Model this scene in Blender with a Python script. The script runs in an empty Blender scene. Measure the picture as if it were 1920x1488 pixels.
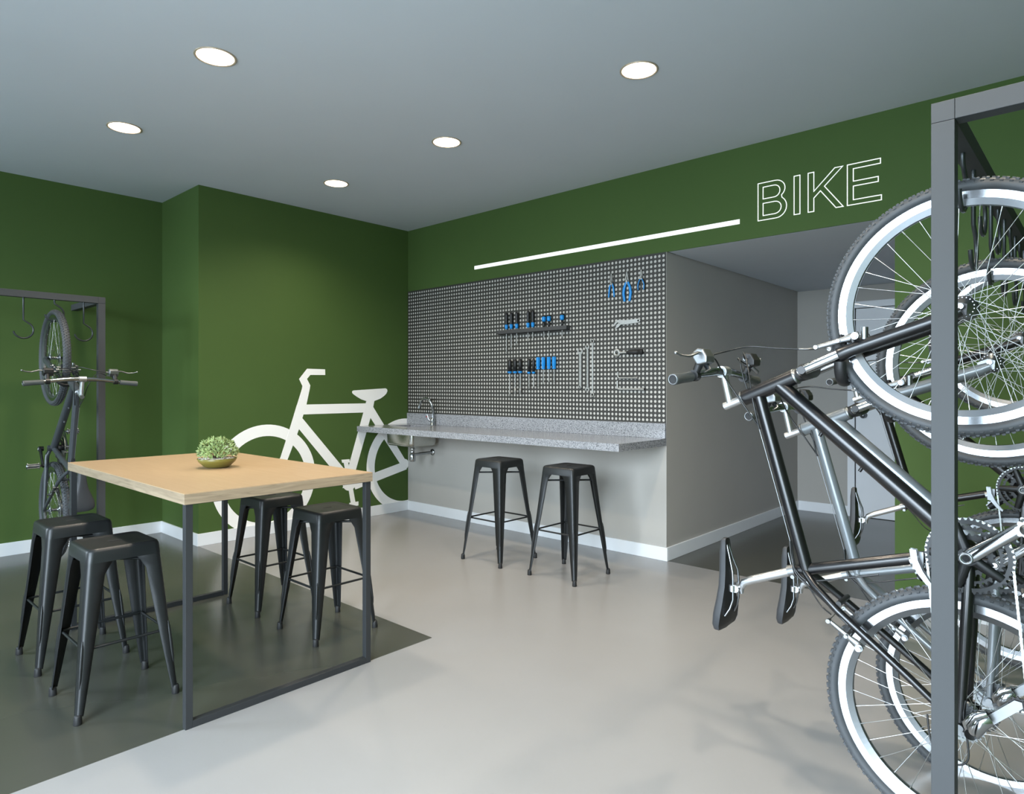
import bpy, math, random
from mathutils import Vector, Matrix

PI = math.pi
random.seed(7)
scene = bpy.context.scene
COL = scene.collection

# ------------------------------------------------------------------ camera
cam_data = bpy.data.cameras.new('camera')
cam_data.sensor_fit = 'HORIZONTAL'
cam_data.sensor_width = 36.0
cam_data.lens = 1230.34 / 1920 * 36.0
cam_data.shift_y = -18.5 / 1920
cam_data.clip_start = 0.02
cam = bpy.data.objects.new('camera', cam_data)
cam.location = (0, 0, 1.3)
cam.rotation_euler = (PI / 2, 0, math.radians(42.3217))
COL.objects.link(cam)
scene.camera = cam

# ------------------------------------------------------------------ world, daylight, exposure
world = bpy.data.worlds.new('world')
scene.world = world
world.use_nodes = True
wnt = world.node_tree
bg = wnt.nodes['Background']
SKY = 37.0
# overcast sky: pale at the horizon, bluer and brighter towards the zenith, darker ground below
wtc = wnt.nodes.new('ShaderNodeTexCoord')
wsep = wnt.nodes.new('ShaderNodeSeparateXYZ')
wnt.links.new(wtc.outputs['Generated'], wsep.inputs['Vector'])
wmap = wnt.nodes.new('ShaderNodeMapRange')
wmap.inputs['From Min'].default_value = -1.0
wmap.inputs['From Max'].default_value = 1.0
wnt.links.new(wsep.outputs['Z'], wmap.inputs['Value'])
wr = wnt.nodes.new('ShaderNodeValToRGB')
wr.color_ramp.elements[0].position = 0.47
wr.color_ramp.elements[0].color = (0.19, 0.24, 0.28, 1)
wr.color_ramp.elements[1].position = 0.95
wr.color_ramp.elements[1].color = (0.72, 0.87, 1.0, 1)
we_ = wr.color_ramp.elements.new(0.51)
we_.color = (0.50, 0.58, 0.66, 1)
wnt.links.new(wmap.outputs['Result'], wr.inputs['Fac'])
wnt.links.new(wr.outputs['Color'], bg.inputs['Color'])
bg.inputs['Strength'].default_value = SKY

LAMP_GLOW = 13.0
DOWNLIGHT = 130.0
WIN = (-2.2, 0.6, 0.12, 2.72)          # window opening in the wall behind the camera: x0, x1, z0, z1
Y_FRONT = -1.9
WIN2 = (-6.15, -4.75, 1.2, 2.75)        # smaller, higher window further left in the same wall
# portals in the window openings: they emit nothing themselves, they only guide the sky light through
for w_ in (WIN, WIN2):
    day = bpy.data.lights.new('window_portal', 'AREA')
    day.shape = 'RECTANGLE'
    day.size = w_[1] - w_[0]
    day.size_y = w_[3] - w_[2]
    day.cycles.is_portal = True
    day_o = bpy.data.objects.new('window_portal', day)
    day_o.location = ((w_[0] + w_[1]) / 2, Y_FRONT - 0.15, (w_[2] + w_[3]) / 2)
    day_o.rotation_euler = (PI / 2, 0, 0)
    COL.objects.link(day_o)

scene.view_settings.view_transform = 'Standard'
scene.view_settings.look = 'None'
scene.view_settings.exposure = 0.0
scene.view_settings.gamma = 1.0
scene.view_settings.use_curve_mapping = False
scene.cycles.max_bounces = 10
scene.cycles.diffuse_bounces = 6
scene.cycles.sample_clamp_indirect = 6.0
scene.cycles.caustics_reflective = False
scene.cycles.caustics_refractive = False


# ------------------------------------------------------------------ materials
def lin(c):
    return tuple(((v / 255.0) / 12.92 if v / 255.0 <= 0.04045 else ((v / 255.0 + 0.055) / 1.055) ** 2.4) for v in c)


def mat(name, rgb, rough=0.5, metal=0.0, var=0.0, vscale=6.0, bump=0.0, bscale=120.0, coat=0.0, spec=0.5, rvar=0.0):
    m = bpy.data.materials.new(name)
    m.use_nodes = True
    nt = m.node_tree
    b = nt.nodes['Principled BSDF']
    c = lin(rgb)
    b.inputs['Base Color'].default_value = (*c, 1)
    b.inputs['Roughness'].default_value = rough
    b.inputs['Metallic'].default_value = metal
    b.inputs['Specular IOR Level'].default_value = spec
    if coat:
        b.inputs['Coat Weight'].default_value = coat
        b.inputs['Coat Roughness'].default_value = 0.08
    tc = nt.nodes.new('ShaderNodeTexCoord')
    if var > 0 or rvar > 0:
        n = nt.nodes.new('ShaderNodeTexNoise')
        n.inputs['Scale'].default_value = vscale
        n.inputs['Detail'].default_value = 4
        nt.links.new(tc.outputs['Object'], n.inputs['Vector'])
        if var > 0:
            r = nt.nodes.new('ShaderNodeValToRGB')
            r.color_ramp.elements[0].position = 0.3
            r.color_ramp.elements[1].position = 0.7
            r.color_ramp.elements[0].color = (*[v * (1 - var) for v in c], 1)
            r.color_ramp.elements[1].color = (*[min(1, v * (1 + var)) for v in c], 1)
            nt.links.new(n.outputs['Fac'], r.inputs['Fac'])
            nt.links.new(r.outputs['Color'], b.inputs['Base Color'])
        if rvar > 0:
            mr = nt.nodes.new('ShaderNodeMapRange')
            mr.inputs['To Min'].default_value = max(0, rough - rvar)
            mr.inputs['To Max'].default_value = min(1, rough + rvar)
            nt.links.new(n.outputs['Fac'], mr.inputs['Value'])
            nt.links.new(mr.outputs['Result'], b.inputs['Roughness'])
    if bump > 0:
        n2 = nt.nodes.new('ShaderNodeTexNoise')
        n2.inputs['Scale'].default_value = bscale
        n2.inputs['Detail'].default_value = 3
        nt.links.new(tc.outputs['Object'], n2.inputs['Vector'])
        bp = nt.nodes.new('ShaderNodeBump')
        bp.inputs['Strength'].default_value = bump
        bp.inputs['Distance'].default_value = 0.004
        nt.links.new(n2.outputs['Fac'], bp.inputs['Height'])
        nt.links.new(bp.outputs['Normal'], b.inputs['Normal'])
    return m


def emission_mat(name, rgb, strength):
    m = bpy.data.materials.new(name)
    m.use_nodes = True
    nt = m.node_tree
    b = nt.nodes['Principled BSDF']
    b.inputs['Base Color'].default_value = (0.8, 0.8, 0.8, 1)
    b.inputs['Emission Color'].default_value = (*lin(rgb), 1)
    b.inputs['Emission Strength'].default_value = strength
    return m


def wood_mat(name, light, dark, along, scale=1.0, rough=0.42, contrast=1.0):
    m = bpy.data.materials.new(name)
    m.use_nodes = True
    nt = m.node_tree
    b = nt.nodes['Principled BSDF']
    b.inputs['Roughness'].default_value = rough
    tc = nt.nodes.new('ShaderNodeTexCoord')
    mp = nt.nodes.new('ShaderNodeMapping')
    if isinstance(along, tuple):
        s = list(along)
    else:
        s = [14 * scale] * 3
        s[along] = 1.6 * scale
    mp.inputs['Scale'].default_value = s
    nt.links.new(tc.outputs['Object'], mp.inputs['Vector'])
    n = nt.nodes.new('ShaderNodeTexNoise')
    n.inputs['Scale'].default_value = 2.2
    n.inputs['Detail'].default_value = 6
    n.inputs['Distortion'].default_value = 1.6
    nt.links.new(mp.outputs['Vector'], n.inputs['Vector'])
    r = nt.nodes.new('ShaderNodeValToRGB')
    r.color_ramp.elements[0].position = 0.5 - 0.18 / contrast
    r.color_ramp.elements[1].position = 0.5 + 0.18 / contrast
    r.color_ramp.elements[0].color = (*lin(dark), 1)
    r.color_ramp.elements[1].color = (*lin(light), 1)
    nt.links.new(n.outputs['Fac'], r.inputs['Fac'])
    nt.links.new(r.outputs['Color'], b.inputs['Base Color'])
    return m


def granite_mat(name):
    m = bpy.data.materials.new(name)
    m.use_nodes = True
    nt = m.node_tree
    b = nt.nodes['Principled BSDF']
    b.inputs['Roughness'].default_value = 0.16
    tc = nt.nodes.new('ShaderNodeTexCoord')
    v = nt.nodes.new('ShaderNodeTexVoronoi')
    v.inputs['Scale'].default_value = 230
    n = nt.nodes.new('ShaderNodeTexNoise')
    n.inputs['Scale'].default_value = 150
    n.inputs['Detail'].default_value = 5
    nt.links.new(tc.outputs['Object'], v.inputs['Vector'])
    nt.links.new(tc.outputs['Object'], n.inputs['Vector'])
    mx = nt.nodes.new('ShaderNodeMix')
    mx.data_type = 'RGBA'
    mx.inputs['Factor'].default_value = 0.55
    nt.links.new(v.outputs['Color'], mx.inputs['A'])
    nt.links.new(n.outputs['Fac'], mx.inputs['B'])
    bw = nt.nodes.new('ShaderNodeRGBToBW')
    nt.links.new(mx.outputs['Result'], bw.inputs['Color'])
    r = nt.nodes.new('ShaderNodeValToRGB')
    r.color_ramp.elements[0].position = 0.30
    r.color_ramp.elements[0].color = (*lin((84, 86, 90)), 1)
    r.color_ramp.elements[1].position = 0.60
    r.color_ramp.elements[1].color = (*lin((164, 166, 170)), 1)
    e = r.color_ramp.elements.new(0.44)
    e.color = (*lin((128, 130, 135)), 1)
    nt.links.new(bw.outputs['Val'], r.inputs['Fac'])
    nt.links.new(r.outputs['Color'], b.inputs['Base Color'])
    return m


M = {}
M['green'] = mat('green_wall_paint', (67, 90, 42), 0.72, var=0.03, vscale=2.0, bump=0.06, bscale=260, spec=0.3)
M['taupe'] = mat('taupe_wall_paint', (172, 169, 163), 0.7, var=0.02, vscale=2.0, bump=0.05, bscale=260, spec=0.3)
M['ceiling'] = mat('white_ceiling_paint', (198, 204, 211), 0.75, var=0.01, vscale=2.0, spec=0.3)
M['floor'] = mat('light_grey_epoxy', (142, 141, 140), 0.24, var=0.03, vscale=1.3, rvar=0.05)
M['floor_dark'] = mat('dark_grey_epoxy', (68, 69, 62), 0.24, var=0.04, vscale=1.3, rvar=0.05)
M['white'] = mat('white_satin_paint', (226, 229, 232), 0.4, var=0.01)
M['decal'] = mat('white_wall_decal', (250, 249, 246), 0.55, var=0.01)
M['sign'] = emission_mat('lit_sign_acrylic', (255, 255, 250), 0.62)
M['charcoal_board'] = mat('charcoal_pegboard', (47, 46, 42), 0.55, var=0.04, vscale=8)
M['board_back'] = mat('pale_board_backing', (186, 183, 176), 0.6, var=0.02)
M['granite'] = granite_mat('grey_granite')
M['steel'] = mat('brushed_steel', (190, 190, 184), 0.24, 1.0, var=0.05, vscale=30)
M['chrome'] = mat('polished_chrome', (172, 175, 178), 0.13, 1.0, var=0.02)
M['tool_steel'] = mat('tool_steel', (158, 158, 154), 0.38, 0.55, var=0.06, vscale=60)
M['stool'] = mat('black_powder_coat', (31, 33, 34), 0.4, 0.25, var=0.06, vscale=12, rvar=0.05)
M['rubber'] = mat('black_rubber', (24, 24, 25), 0.6, var=0.08, vscale=40)
M['shade_black'] = mat('painted_shade_black', (8, 8, 8), 0.8, var=0.02)  # flat near-black that stands for the shade inside gaps and openings
M['table_metal'] = mat('charcoal_table_steel', (42, 44, 46), 0.5, 0.1, var=0.05)
M['wood'] = wood_mat('pale_oak_top', (170, 144, 113), (162, 135, 103), 0, 0.8, 0.4, 0.7)
M['wood_edge'] = wood_mat('grey_oak_edge', (158, 140, 116), (124, 108, 88), (2.2, 2.2, 26.0), 1.0, 0.5, 0.8)
M['rack'] = mat('grey_rack_steel', (60, 62, 64), 0.7, 0.0, var=0.04, vscale=4)
M['hook'] = mat('dark_hook_steel', (66, 70, 72), 0.3, 0.6, var=0.05)
M['olive'] = mat('olive_ceramic', (112, 106, 48), 0.35, var=0.08, vscale=10)
M['gravel'] = mat('white_gravel', (214, 204, 194), 0.8, var=0.25, vscale=160, bump=0.6, bscale=220)
M['leaf'] = mat('pale_green_leaf', (134, 154, 98), 0.5, var=0.28, vscale=28)
M['stem'] = mat('brown_stem', (70, 54, 36), 0.7, var=0.1)
M['blue'] = mat('blue_plastic', (18, 132, 206), 0.4, var=0.05)
M['black_plastic'] = mat('black_plastic', (26, 26, 27), 0.42, var=0.06)
M['tool_rack'] = mat('grey_tool_rack', (62, 62, 62), 0.5, var=0.05)
M['tyre'] = mat('tyre_rubber', (64, 67, 70), 0.62, var=0.08, vscale=30, bump=0.1, bscale=300)
M['rim'] = mat('silver_rim', (186, 190, 194), 0.14, 1.0, var=0.02, vscale=10)
M['rim_side'] = mat('satin_rim_alloy', (132, 135, 138), 0.36, 1.0, var=0.02, vscale=10)
M['spoke'] = mat('spoke_steel', (176, 178, 178), 0.3, 1.0, var=0.02)
M['alloy'] = mat('satin_alloy', (142, 145, 147), 0.36, 1.0, var=0.04, vscale=30)
M['bike_black'] = mat('gloss_black_frame', (15, 15, 17), 0.3, 0.0, var=0.05, coat=0.15)
M['bike_grey'] = mat('satin_grey_frame', (118, 124, 128), 0.3, 0.3, var=0.04, coat=0.25)
M['bike_slate'] = mat('satin_slate_frame', (70, 74, 78), 0.34, 0.25, var=0.04, coat=0.15)
M['saddle'] = mat('grey_black_saddle', (50, 52, 55), 0.48, var=0.06, vscale=14)
M['saddle_under'] = mat('black_saddle_base', (18, 18, 19), 0.45, var=0.05)
M['grip'] = mat('grey_rubber_grip', (72, 76, 76), 0.55, var=0.06, vscale=40, bump=0.2, bscale=300)
M['crank_black'] = mat('black_crank', (26, 28, 29), 0.35, 0.3, var=0.05)
M['chain'] = mat('chain_steel', (150, 154, 152), 0.32, 1.0, var=0.06, vscale=80)
M['cable'] = mat('cable_housing', (34, 35, 36), 0.35, var=0.05)
M['lamp'] = emission_mat('warm_lamp_diffuser', (255, 228, 192), LAMP_GLOW)
M['lamp_trim'] = mat('lamp_trim_metal', (196, 180, 160), 0.35, 0.4, var=0.02)
M['silver'] = mat('satin_silver', (196, 199, 202), 0.36, 1.0, var=0.03, vscale=20)
M['glass'] = mat('lever_window', (40, 60, 90), 0.1, var=0.02)


# ------------------------------------------------------------------ mesh helpers
class MB:
    """collects shapes; build() links them as one mesh object"""

    def __init__(self):
        self.v, self.f, self.s, self.m = [], [], [], []
        self.cur = 0

    def add(self, verts, faces, smooth=False):
        o = len(self.v)
        self.v.extend([tuple(p) for p in verts])
        for fc in faces:
            self.f.append([i + o for i in fc])
            self.s.append(smooth)
            self.m.append(self.cur)
        return self

    def box(self, x0, x1, y0, y1, z0, z1, mtx=None):
        vs = [Vector(p) for p in ((x0, y0, z0), (x1, y0, z0), (x1, y1, z0), (x0, y1, z0),
                                  (x0, y0, z1), (x1, y0, z1), (x1, y1, z1), (x0, y1, z1))]
        if mtx is not None:
            vs = [mtx @ p for p in vs]
        return self.add(vs, [(0, 3, 2, 1), (4, 5, 6, 7), (0, 1, 5, 4), (1, 2, 6, 5), (2, 3, 7, 6), (3, 0, 4, 7)])

    def tube(self, pts, r, seg=12, caps=True, smooth=True, flat=(1, 1), up=None):
        pts = [Vector(p) for p in pts]
        n = len(pts)
        rs = r if isinstance(r, (list, tuple)) else [r] * n
        tang = []
        for i in range(n):
            a = pts[max(0, i - 1)]
            b = pts[min(n - 1, i + 1)]
            tang.append((b - a).normalized())
        t0 = tang[0]
        u = Vector(up) if up else (Vector((0, 0, 1)) if abs(t0.z) < 0.9 else Vector((1, 0, 0)))
        u = (u - t0 * u.dot(t0)).normalized()
        vs, fs = [], []
        for i in range(n):
            t = tang[i]
            u = (u - t * u.dot(t)).normalized()
            w = t.cross(u)
            for k in range(seg):
                a = 2 * PI * k / seg
                vs.append(pts[i] + u * (math.cos(a) * rs[i] * flat[0]) + w * (math.sin(a) * rs[i] * flat[1]))
        for i in range(n - 1):
            for k in range(seg):
                k2 = (k + 1) % seg
                fs.append((i * seg + k, i * seg + k2, (i + 1) * seg + k2, (i + 1) * seg + k))
        self.add(vs, fs, smooth)
        if caps:
            self.add([vs[k] for k in range(seg)], [tuple(range(seg - 1, -1, -1))])
            self.add([vs[(n - 1) * seg + k] for k in range(seg)], [tuple(range(seg))])
        return self

    def lathe(self, prof, seg=24, mtx=None, smooth=True, closed=False):
        """profile of (r, z) turned about Z"""
        vs, fs = [], []
        n = len(prof)
        for k in range(seg):
            a = 2 * PI * k / seg
            for r, z in prof:
                p = Vector((r * math.cos(a), r * math.sin(a), z))
                vs.append(mtx @ p if mtx is not None else p)
        rng = range(n) if closed else range(n - 1)
        for k in range(seg):
            k2 = (k + 1) % seg
            for i in rng:
                j = (i + 1) % n
                fs.append((k * n + i, k2 * n + i, k2 * n + j, k * n + j))
        return self.add(vs, fs, smooth)

    def prism(self, poly, a0, a1, fn, smooth=False):
        """polygon (p, q) pushed from a0 to a1; fn(p, q, a) gives the point"""
        n = len(poly)
        vs = [fn(p, q, a0) for p, q in poly] + [fn(p, q, a1) for p, q in poly]
        fs = [tuple(range(n - 1, -1, -1)), tuple(range(n, 2 * n))]
        for i in range(n):
            j = (i + 1) % n
            fs.append((i, j, n + j, n + i))
        return self.add(vs, fs, smooth)

    def build(self, name, material, parent=None, bevel=0.0, bseg=2, fix=True):
        me = bpy.data.meshes.new(name)
        me.from_pydata(self.v, [], self.f)
        me.polygons.foreach_set('use_smooth', self.s)
        mats = material if isinstance(material, (list, tuple)) else [material]
        for mm in mats:
            me.materials.append(M[mm] if isinstance(mm, str) else mm)
        if len(mats) > 1:
            me.polygons.foreach_set('material_index', self.m)
        me.update()
        if fix:
            import bmesh
            b = bmesh.new()
            b.from_mesh(me)
            bmesh.ops.recalc_face_normals(b, faces=b.faces)
            b.to_mesh(me)
            b.free()
        o = bpy.data.objects.new(name, me)
        COL.objects.link(o)
        if parent is not None:
            o.parent = parent
        if bevel > 0:
            md = o.modifiers.new('bevel', 'BEVEL')
            md.width = bevel
            md.segments = bseg
            md.limit_method = 'ANGLE'
            md.angle_limit = math.radians(50)
        return o


def tag(o, label=None, cat=None, group=None, kind=None):
    if label:
        o['label'] = label
    if cat:
        o['category'] = cat
    if group:
        o['group'] = group
    if kind:
        o['kind'] = kind
    return o


def empty(name, loc=(0, 0, 0), rz=0.0):
    o = bpy.data.objects.new(name, None)
    o.empty_display_size = 0.1
    o.location = loc
    o.rotation_euler = (0, 0, rz)
    COL.objects.link(o)
    return o


def copy_tree(o, parent=None):
    c = o.copy()
    COL.objects.link(c)
    if parent is not None:
        c.parent = parent
    for ch in list(o.children):
        copy_tree(ch, c)
    return c


def struct(name, mb, material, parent=None, bevel=0.0):
    o = mb.build(name, material, parent, bevel)
    if parent is None:
        o['kind'] = 'structure'
    return o


def rotz(a):
    return Matrix.Rotation(a, 4, 'Z')


# ------------------------------------------------------------------ the room
XL, XR = -5.509, 0.75        # mural wall, right wall
XREC = -6.289                # recessed part of the left wall
YST = 2.242                  # where the left wall steps out
YB = 4.41                    # plane of the pegboard wall
XC = -2.452                  # corner into the corridor
XG = -0.942                  # right jamb of the corridor opening
YC = 7.2                     # end wall of the corridor
ZC = 2.955                   # ceiling
ZS = 2.312                   # corridor ceiling / lintel underside
TW = 0.14

struct('floor', MB().box(XREC, XR, Y_FRONT, YB, -0.1, 0.0), 'floor')
fd = struct('floor_dark_area', MB().box(XREC, -2.6, Y_FRONT, YST - 0.004, -0.02, 0.0012), 'floor_dark')
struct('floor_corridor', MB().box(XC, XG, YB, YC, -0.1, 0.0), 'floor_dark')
struct('ceiling', MB().box(XREC - TW, XR + TW, Y_FRONT - TW, YB + TW, ZC, ZC + 0.12), 'ceiling')
struct('ceiling_corridor', MB().box(XC + 0.008, XG - 0.0, YB + 0.02, YC, ZS, ZS + 0.012), 'ceiling')
struct('ceiling_corridor_slab', MB().box(XC - TW, XG + TW, YB + 0.012, YC + TW, ZS + 0.012, ZS + 0.1), 'shade_black')  # slab closing the reveal gaps, coloured black as the shade in them
struct('wall_left', MB().box(XL - TW, XL, YST, YB + TW, 0, ZC), 'green')
struct('wall_left_return', MB().box(XREC - TW, XL - TW, YST, YST + TW, 0, ZC), 'green')
struct('wall_left_recess', MB().box(XREC - TW, XREC, Y_FRONT - TW, YST, 0, ZC), 'green')
wb = MB()
wb.box(XL, XC, YB, YB + TW, ZS, ZC)
wb.box(XC, XG, YB, YB + 0.012, ZS, ZC)
wb.box(XG, XR + TW, YB, YB + TW, ZS, ZC)
wb.box(XG, XR + TW, YB, YB + TW, 0, ZS)
struct('wall_back', wb, 'green')
struct('wall_counter', MB().box(XL, XC, YB, YB + TW, 0, ZS), 'taupe')
struct('wall_corridor_left', MB().box(XC - TW, XC, YB + TW, YC, 0, ZS + 0.012), 'taupe')
struct('wall_corridor_right', MB().box(XG, XG + TW, YB + TW, YC, 0, ZS + 0.012), 'taupe')
# end wall of the corridor with the door opening
DX0, DX1, DZ = -1.893, -1.09, 2.091
we = MB()
we.box(XC - TW, DX0, YC, YC + TW, 0, ZS + 0.012)
we.box(DX1, XG + TW, YC, YC + TW, 0, ZS + 0.012)
we.box(DX0, DX1, YC, YC + TW, DZ, ZS + 0.012)
struct('wall_corridor_back', we, 'taupe')
struct('door_light_block', MB().box(XC - TW, XG + TW, YC + TW, YC + TW + 0.05, -0.1, ZS + 0.1), 'shade_black')  # unseen black panel added to stop sky light leaking around the door
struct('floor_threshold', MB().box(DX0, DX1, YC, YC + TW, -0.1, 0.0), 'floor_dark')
struct('wall_right', MB().box(XR, XR + TW, Y_FRONT - TW, YB, 0, ZC), 'green')
wf = MB()
for x0, x1, w_ in ((XREC, WIN2[0], None), (WIN2[0], WIN2[1], WIN2), (WIN2[1], WIN[0], None), (WIN[0], WIN[1], WIN), (WIN[1], XR, None)):
    if w_ is None:
        wf.box(x0, x1, Y_FRONT - TW, Y_FRONT, 0, ZC)
    else:
        wf.box(x0, x1, Y_FRONT - TW, Y_FRONT, 0, w_[2])
        wf.box(x0, x1, Y_FRONT - TW, Y_FRONT, w_[3], ZC)
struct('wall_front', wf, 'taupe')
# window frames behind the camera
for wi, (w_, nm) in enumerate(((WIN, 2), (WIN2, 1))):
    wfr = MB()
    wfr.box(w_[0], w_[1], Y_FRONT - 0.09, Y_FRONT - 0.03, w_[2], w_[2] + 0.05)
    wfr.box(w_[0], w_[1], Y_FRONT - 0.09, Y_FRONT - 0.03, w_[3] - 0.05, w_[3])
    for i in range(nm + 1):
        x = w_[0] + (w_[1] - w_[0] - 0.05) * i / nm
        wfr.box(x, x + 0.05, Y_FRONT - 0.09, Y_FRONT - 0.03, w_[2] + 0.05, w_[3] - 0.05)
    struct('window_%d' % (wi + 1), wfr, 'white')

# baseboards
BH, BT = 0.1, 0.014
struct('baseboard_left', MB().box(XL, XL + BT, YST - BT, YB, 0, BH), 'white', bevel=0.002)
struct('baseboard_return', MB().box(XREC, XL + 0.001, YST - BT, YST, 0, BH), 'white', bevel=0.002)
struct('baseboard_recess', MB().box(XREC, XREC + BT, Y_FRONT, YST - BT, 0, BH), 'white', bevel=0.002)
struct('baseboard_back', MB().box(XL + BT, XC + BT, YB - BT, YB, 0, BH), 'white', bevel=0.002)
struct('baseboard_corridor', MB().box(XC, XC + BT, YB, YC, 0, BH), 'white', bevel=0.002)
struct('baseboard_corridor_end', MB().box(XC + BT, DX0 - 0.065, YC - BT, YC, 0, BH), 'white', bevel=0.002)
struct('baseboard_green', MB().box(XG, XR, YB - BT, YB, 0, BH), 'white', bevel=0.002)

# corridor door
dr = empty('door_1', (DX0, YC, 0))
tag(dr, kind='structure')
cs = MB()
cs.box(-0.065, 0.0, -0.02, 0.03, 0, DZ + 0.065)
cs.box(DX1 - DX0, DX1 - DX0 + 0.065, -0.02, 0.03, 0, DZ + 0.065)
cs.box(0.0, DX1 - DX0, -0.02, 0.03, DZ, DZ + 0.065)
cs.build('door_casing', 'white', dr, 0.003)
lf = MB().box(0.004, DX1 - DX0 - 0.004, 0.012, 0.052, 0.004, DZ - 0.004).build('door_leaf', 'white', dr, 0.003)
kb = MB()
kb.lathe([(0.0, 0), (0.027, 0), (0.027, 0.006), (0.012, 0.012), (0.012, 0.035), (0.026, 0.045), (0.03, 0.06), (0.022, 0.074), (0.0, 0.078)],
         20, Matrix.Translation((0.085, 0.012, 1.02)) @ Matrix.Rotation(PI / 2, 4, 'X'))
kb.build('door_knob', 'alloy', lf)

# ------------------------------------------------------------------ recessed downlights
def downlight(x, y, label):
    r = empty('ceiling_downlight', (x, y, ZC))
    tag(r, label, 'light', 'round recessed downlights in the ceiling')
    MB().lathe([(0.088, 0.0), (0.1, 0.0), (0.1, -0.004), (0.095, -0.006), (0.088, -0.004)], 40, closed=True).build('trim_ring', 'lamp_trim', r)
    MB().lathe([(0.0, -0.0025), (0.045, -0.0025), (0.089, -0.0025)], 40).build('diffuser', 'lamp', r)
    ld = bpy.data.lights.new('downlight_beam', 'SPOT')
    ld.energy = DOWNLIGHT
    ld.color = (1.0, 0.87, 0.70)
    ld.spot_size = math.radians(146)
    ld.spot_blend = 1.0
    ld.shadow_soft_size = 0.08
    lo = bpy.data.objects.new('downlight_beam', ld)
    lo.location = (0, 0, -0.012)
    lo.parent = r
    COL.objects.link(lo)


for x, y, lb in (
        (-3.312, 1.43, 'largest round downlight at upper left, above the table\'s near end'),
        (-4.646, 1.43, 'leftmost round downlight, above the table\'s far end'),
        (-3.312, 2.98, 'round downlight in the middle of the ceiling, before the white stripe'),
        (-4.646, 2.98, 'smallest round downlight, nearest the dark inner corner'),
        (-1.817, 2.98, 'rightmost round downlight, before the BIKE lettering'),
        (-1.817, 1.43, 'round downlight overhead, between table and right bicycles'),
        (-0.36, 1.43, 'round downlight overhead, above the near end of the right bike rack'),
        (-0.36, 2.98, 'round downlight overhead, above the middle of the right bike rack')):
    downlight(x, y, lb)


# ------------------------------------------------------------------ counter, sink, faucet
CT, CBm, CF = 0.915, 0.862, 3.765
SX0, SX1, SY0, SY1 = -5.36, -4.945, 4.0, 4.33
wt = empty('granite_worktop', (XL, YB, 0))
tag(wt, 'long speckled grey granite worktop under the pegboard', 'worktop')
ox, oy = -XL, -YB


def lb(mb, x0, x1, y0, y1, z0, z1):
    return mb.box(x0 + ox, x1 + ox, y0 + oy, y1 + oy, z0, z1)


sl = MB()
ix = 0.03
lb(sl, XL + 0.007, SX0 + ix, CF, YB - 0.002, CBm, CT)
lb(sl, SX1 - ix, XC, CF, YB - 0.002, CBm, CT)
lb(sl, SX0 + ix, SX1 - ix, CF, SY0 + ix, CBm, CT)
lb(sl, SX0 + ix, SX1 - ix, SY1 - ix, YB - 0.002, CBm, CT)
sl.build('slab', 'granite', wt)
lb(MB(), XL + 0.007, XC, YB - 0.022, YB - 0.002, CT, 1.028).build('backsplash', 'granite', wt, 0.002)

sk = empty('steel_sink', ((SX0 + SX1) / 2, (SY0 + SY1) / 2, 0.72))
tag(sk, 'small stainless steel sink bowl hanging under the granite worktop', 'sink')


def rrect(hx, hy, r, n=5):
    pts = []
    for cx_, cy_, a0 in ((hx - r, hy - r, 0), (-hx + r, hy - r, PI / 2), (-hx + r, -hy + r, PI), (hx - r, -hy + r, 1.5 * PI)):
        for k in range(n + 1):
            a = a0 + PI / 2 * k / n
            pts.append((cx_ + r * math.cos(a), cy_ + r * math.sin(a)))
    return pts


def loft(mb, rings, cap0=False, cap1=False, smooth=True):
    n = len(rings[0])
    vs = [p for r in rings for p in r]
    fs = []
    for i in range(len(rings) - 1):
        for k in range(n):
            k2 = (k + 1) % n
            fs.append((i * n + k, i * n + k2, (i + 1) * n + k2, (i + 1) * n + k))
    mb.add(vs, fs, smooth)
    if cap0:
        mb.add(rings[0], [tuple(range(n - 1, -1, -1))])
    if cap1:
        mb.add(rings[-1], [tuple(range(n))])


hx, hy = (SX1 - SX0) / 2, (SY1 - SY0) / 2
bw = MB()
rings = []
for s, z, rr in ((0.0, CBm - 0.722, 0.045), (0.0, 0.03, 0.045), (0.006, 0.012, 0.042), (0.02, 0.002, 0.035), (0.05, 0.0, 0.03)):
    rings.append([(p, q, z) for p, q in rrect(hx - s, hy - s, rr)])
loft(bw, rings, cap1=True)
rings = []
for s, z, rr in ((0.003, CBm - 0.722, 0.045), (0.003, 0.032, 0.045), (0.022, 0.006, 0.035), (0.05, 0.004, 0.03)):
    rings.append([(p, q, z) for p, q in rrect(hx - s, hy - s, rr)])
loft(bw, rings, cap1=True)
bw.build('bowl', 'steel', sk, fix=False)
MB().lathe([(0.0, 0.008), (0.03, 0.008), (0.042, 0.006), (0.042, 0.004)], 24).build('strainer', 'chrome', sk)

tp = empty('drain_trap', ((SX0 + SX1) / 2 + 0.02, (SY0 + SY1) / 2, 0.56))
tag(tp, 'chrome bottle trap and waste pipe below the steel sink', 'drain pipe')
MB().lathe([(0.0, 0.0), (0.026, 0.0), (0.03, 0.006), (0.03, 0.075), (0.024, 0.082), (0.02, 0.1), (0.02, 0.112), (0.024, 0.115), (0.024, 0.13), (0.019, 0.135), (0.019, 0.155)],
           24).build('bottle', 'chrome', tp)
MB().tube([(0.018, 0.0, 0.07), (0.02, 0.06, 0.072), (0.02, YB - (SY0 + SY1) / 2 - 0.004, 0.076)], 0.014, 16).build('waste_pipe', 'chrome', tp)
fl = Matrix.Translation((0.02, YB - (SY0 + SY1) / 2 - 0.001, 0.076)) @ Matrix.Rotation(PI / 2, 4, 'X')
MB().lathe([(0.0, 0), (0.034, 0), (0.034, 0.004), (0.026, 0.012), (0.015, 0.016)], 24, fl).build('wall_flange', 'chrome', tp)

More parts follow.
